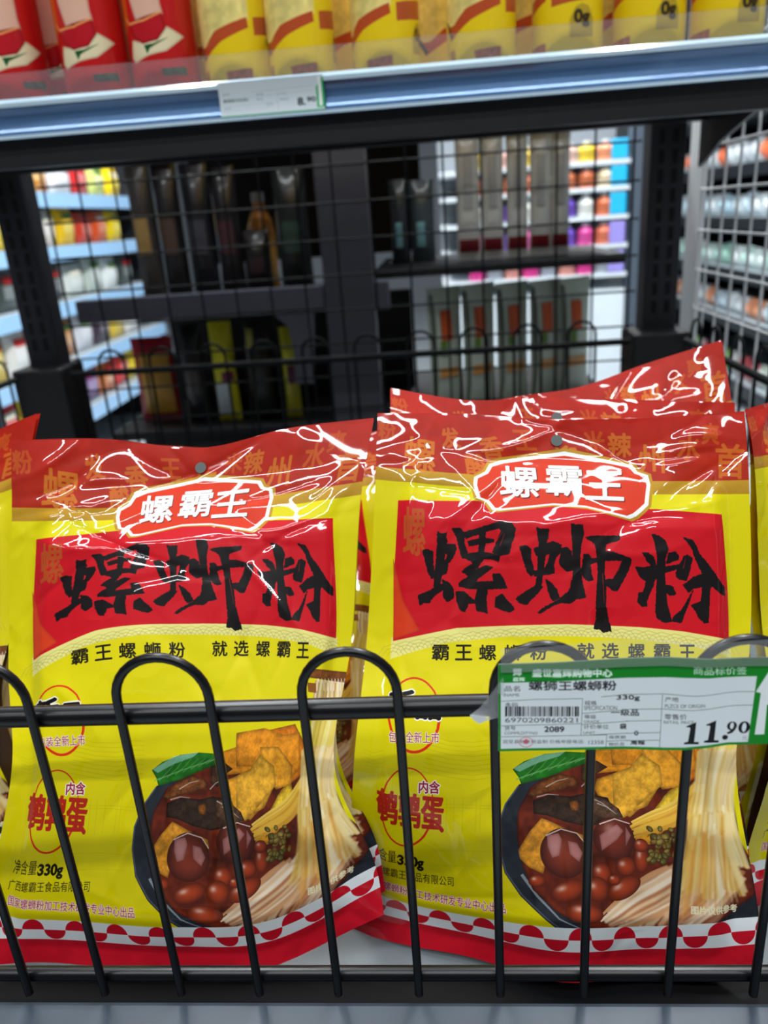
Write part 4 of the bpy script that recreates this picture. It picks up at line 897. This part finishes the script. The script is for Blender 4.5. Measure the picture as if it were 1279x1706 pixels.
# white green vegetable noodle bags on the lower board
for i, (px, top) in enumerate([(738, 478), (795, 472), (852, 470), (908, 466), (957, 462)]):
    y = YN + .095 + .010 * i; x, w_, h_ = at_shelf(px, top, 60, y, zl)
    pouch('vegetable_noodle_bag', ['first', 'second', 'third', 'fourth', 'fifth'][i] + ' pale pepper-print bag from the broad post, behind the back fence', 'bag', 'pale bags with red peppers behind the back fence', (x, y, zl + .0005), .55, w_ * 1.12, h_, .022, (198, 206, 190),
          [((206, 84, 30), .28, .62, .58, .82), ((96, 130, 50), .24, .44, .46, .58), ((214, 150, 70), .2, .8, .28, .36), ((90, 96, 86), .04, .14, .05, .95)])
# dark goods left of the post
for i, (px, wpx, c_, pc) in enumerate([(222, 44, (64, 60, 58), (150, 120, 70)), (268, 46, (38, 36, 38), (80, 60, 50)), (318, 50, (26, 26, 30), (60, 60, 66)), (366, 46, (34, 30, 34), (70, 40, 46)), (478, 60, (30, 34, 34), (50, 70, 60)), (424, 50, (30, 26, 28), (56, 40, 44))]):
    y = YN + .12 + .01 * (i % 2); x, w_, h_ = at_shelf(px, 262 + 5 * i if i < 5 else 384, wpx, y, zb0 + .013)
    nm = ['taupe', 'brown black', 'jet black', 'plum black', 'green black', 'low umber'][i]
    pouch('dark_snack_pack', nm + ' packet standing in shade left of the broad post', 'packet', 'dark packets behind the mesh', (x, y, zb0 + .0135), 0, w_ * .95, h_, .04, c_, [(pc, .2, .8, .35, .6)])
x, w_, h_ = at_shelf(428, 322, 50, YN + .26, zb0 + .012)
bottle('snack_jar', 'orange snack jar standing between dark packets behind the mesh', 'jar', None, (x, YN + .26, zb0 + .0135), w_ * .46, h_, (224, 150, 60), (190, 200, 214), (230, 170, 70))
# packs under the beam
for px, top, wpx, c_, pt, lb in [(250, 562, 74, (178, 24, 46), [((214, 160, 60), .18, .92, .1, .82)], 'red edged packet with a mustard window under the grey beam'),
                                 (362, 536, 44, (222, 212, 40), [((120, 40, 70), .5, .95, .42, .52), ((214, 224, 228), .1, .7, .08, .4)], 'tall yellow and white bag under the grey beam'),
                                 (312, 540, 40, (24, 22, 24), [((70, 60, 60), .2, .8, .3, .6)], 'black packet beside the tall yellow bag'),
                                 (424, 536, 44, (28, 26, 24), [((180, 170, 90), .1, .4, .75, .95)], 'black packet with a pale corner under the grey beam'),
                                 (476, 545, 28, (206, 200, 50), [((96, 30, 60), .4, .9, .4, .6)], 'narrow yellow packet beside the beam bracket')]:
    y = YN + .10 if px != 250 else YN + .13; x, w_, h_ = at_shelf(px, top, wpx, y, zl)
    pouch('snack_pack', lb, 'packet', 'packets under the grey beam', (x, y, zl + .0005), 0, w_ * .95, h_, .04, c_, pt)

def hue(c):
    import colorsys
    h, l, q = colorsys.rgb_to_hls(*[v / 255 for v in c])
    if q < .22: return 'white' if l > .8 else 'pale grey' if l > .55 else 'dark grey'
    n = ['red', 'orange', 'yellow', 'green', 'teal', 'blue', 'purple', 'pink'][0 if h < .035 or h > .965 else 1 if h < .115 else 2 if h < .19 else 3 if h < .42 else 4 if h < .53 else 5 if h < .68 else 6 if h < .82 else 7]
    return ('pale ' if l > .72 else 'dark ' if l < .3 else '') + n
# aisle shelves along the left, seen side on through the mesh
XS = -1.18
def aisle_unit(label, X, face, y0, y1, levels, mrail, depth=.35):
    t = empty('aisle_shelf', label, 'shelf', (X, (y0 + y1) / 2, FZ)); bx, by, bz = t.location
    s = -1 if face > 0 else 1                                       # boards run away from the aisle
    for z in levels:
        xa, xb = sorted((0, s * depth)); MB().box((xa, y0 - by, z - .012 - bz), (xb, y1 - by, z - bz)).obj('shelf_board', mat('shelf_board_paint', (150, 160, 166), .5, noise=.06), t)
        xa, xb = sorted((-s * .0005, -s * .006)); MB().box((xa, y0 - by, z - .045 - bz), (xb, y1 - by, z - .002 - bz)).obj('price_rail', mrail, t)
    xa, xb = sorted((s * depth, s * (depth + .02))); MB().box((xa, y0 - by, 0), (xb, y1 - by, 1.6)).obj('back_panel', m_steel, t)
    for yy in (y0, y1): MB().box((min(0, s * depth), yy - .008 - by, 0), (max(0, s * depth), yy + .008 - by, 1.6)).obj('end_panel', m_steel, t)
    return t
LV = [atx(120, 697, XS)[2], atx(100, 608, XS)[2], atx(120, 500, XS)[2], atx(120, 408, XS)[2], atx(120, 322, XS)[2]]
yA, yB = atx(-70, 400, XS)[1], atx(250, 400, XS)[1]
m_railb = mat('pale_blue_rail', (150, 190, 226), .3, coat=.5, noise=.06)
aisle_unit('long snack shelf with pale blue price rails beyond the left upright', XS, 1, yA, yB, LV, m_railb)
kinds = [[(226, 60, 60), (232, 206, 40), (150, 110, 170), (230, 220, 200), (120, 80, 140), (214, 120, 60)],
         [(226, 190, 60), (236, 232, 226), (90, 60, 50), (200, 120, 50), (214, 214, 220), (60, 44, 60)],
         [(236, 240, 236), (60, 70, 66), (226, 226, 210), (40, 44, 46), (216, 222, 214), (190, 200, 190)],
         [(214, 80, 30), (240, 205, 10), (236, 206, 20), (226, 210, 200), (236, 190, 20), (204, 60, 40)],
         [(200, 210, 120), (242, 204, 14), (242, 190, 20), (236, 150, 40), (214, 214, 220), (190, 40, 40)]]
cname = {0: 'mixed red yellow and purple', 1: 'mustard and white', 2: 'white and black', 3: 'orange and yellow', 4: 'bright yellow'}
where = ['lowest', 'second', 'third', 'fourth', 'fifth']
for li, z in enumerate(LV):
    hh = min(.16, ((LV + [LV[-1] + .16])[li + 1] - z) * .74); y = yA + .03; k = 0
    while y < yB - .22:
        wd = rnd.uniform(.13, .18); c_ = kinds[li][k % 6]; k += 1
        pouch('snack_pouch', '%s puffed pouch on the %s board of the blue-railed aisle shelf' % (hue(c_), where[li]), 'packet', cname[li] + ' snack row on the aisle shelf', (XS - .055, y + wd / 2, z + .0005), math.pi / 2, wd * .95, hh * rnd.uniform(.85, 1.05), .05, c_, [(tuple(min(255, int(v * .6 + 100)) for v in c_), .2, .75, .3, .6), (rnd.choice([(200, 40, 40), (90, 130, 60), (250, 240, 220)]), .25, .8, .66, .82)])
        y += wd + .004
# red and white packets on top board
# fridge-like shelves beyond the white grid
XF = 1.12
FL = [atx(1200, 620, XF)[2], atx(1167, 509, XF)[2], atx(1167, 437, XF)[2], atx(1172, 360, XF)[2], atx(1172, 282, XF)[2], atx(1200, 190, XF)[2]]
y0f, y1f = atx(1330, 400, XF)[1], atx(1115, 400, XF)[1] + .1
aisle_unit('dark bay of boards with white goods beyond the white grid panel', XF, -1, y0f, y1f, FL, mat('dark_rail', (34, 38, 42), .4, noise=.1), .4)
fc = [[(232, 226, 226), (206, 90, 100), (226, 232, 220), (150, 200, 110)], [(214, 222, 228), (226, 150, 110), (196, 214, 226), (222, 230, 234)], [(190, 224, 214), (214, 232, 228), (160, 206, 190), (226, 236, 236)], [(196, 216, 228), (220, 230, 236), (176, 206, 220), (214, 226, 230)], [(200, 208, 212), (226, 110, 70), (214, 220, 224), (190, 196, 204)], [(60, 70, 76), (90, 100, 106), (40, 46, 50), (70, 80, 84)]]
fn = ['pink and white', 'white and peach', 'mint white', 'icy white', 'grey white and orange', 'slate grey']
for li, z in enumerate(FL[:6]):
    hh = .082; y = y0f + .03; k = 0
    while y < y1f - .13:
        wd = rnd.uniform(.07, .10); c_ = fc[li][(k * 3 + k // 4) % 4]; k += 1
        pouch('chilled_pack', '%s pack in the %s row beyond the white grid' % (hue(c_), fn[li]), 'packet', fn[li] + ' row beyond the white grid', (XF + .05, y + wd / 2, z + .0005), -math.pi / 2, wd * .95, hh * rnd.uniform(.85, 1.0), .06, c_, [(tuple(min(255, v + 20) for v in c_), .2, .8, .25, .7)])
        y += wd + .004

# drinks and jelly rows facing us between the mesh and the right upright
YD = 2.35
rows_px = [268, 312, 360, 408, 456]
xa, xb = aty(925, 330, YD)[0], aty(1058, 330, YD)[0]
t = empty('drinks_shelf', 'white shelf of bright jelly bottles with a grey end post far behind the mesh', 'shelf', ((xa + xb) / 2, YD + .15, FZ)); dx_, dy_, dz_ = t.location
zr = [aty(990, p, YD)[2] for p in rows_px]
for z in zr: MB().box((xa - .35 - dx_, -.15, z - .012 - dz_), (xb - dx_ - .018, .15, z - dz_)).obj('shelf_board', mat('white_board', (214, 222, 228), .4, noise=.05), t)
MB().box((xa - .35 - dx_, .15, 0), (xb - dx_, .17, 1.7)).obj('back_panel', m_wall, t)
MB().box((xb - dx_ - .016, -.16, 0), (xb - dx_ + .03, -.10, 1.7)).obj('end_post', mat('slate_post', (74, 84, 96), .4, noise=.06), t)
MB().box((xa - .35 - dx_, -.14, 0), (xb - dx_ - .02, -.02, zr[-1] - .05 - dz_)).obj('plinth', mat('pale_plinth', (214, 224, 230), .4, noise=.05), t)
dc = [[('yellow', (236, 200, 60)), ('peach', (236, 150, 110)), ('rose white', (232, 190, 180))], [('copper', (206, 110, 70)), ('cream', (236, 214, 180)), ('copper', (214, 120, 80))], [('white', (232, 232, 226)), ('orange pink', (226, 120, 80)), ('violet', (112, 76, 190))], [('hot pink', (226, 80, 160)), ('orange pink', (226, 120, 90)), ('violet', (120, 84, 200))], [('hot pink', (230, 60, 150)), ('grey', (160, 168, 180)), ('salmon', (226, 150, 140))]]
for ri, z in enumerate(zr):
    hh = (zr[ri - 1] - z if ri else zr[0] - zr[1]) * .78; x = xa - .27; k = 0
    while x < xb - .085:
        nm, c_ = dc[ri][k % 3]; k += 1
        bottle('jelly_bottle', '%s jelly bottle with white cap on the %s board of the far white shelf' % (nm, ['top', 'upper', 'middle', 'lower', 'lowest'][ri]), 'bottle', 'jelly bottles on the far white shelf', (x + .028, YD + .03, z + .0005), .026, hh, c_, (226, 236, 240), tuple(int(v * .8) for v in c_)); x += .0565
    bc = (40, 176, 224) if ri < 3 else (150, 140, 214)
    b = MB().box((-.024, -.03, 0), (.024, .03, hh * .97)).obj('drink_carton', cmat(bc), None, .003); b.location = (xb - .05, YD + .03, z + .0005)
    tag(b, '%s carton at the end of the %s board of the far white shelf' % ('bright cyan' if ri < 3 else 'lilac', ['top', 'upper', 'middle', 'lower', 'lowest'][ri]), 'carton', 'cartons at the far shelf end')
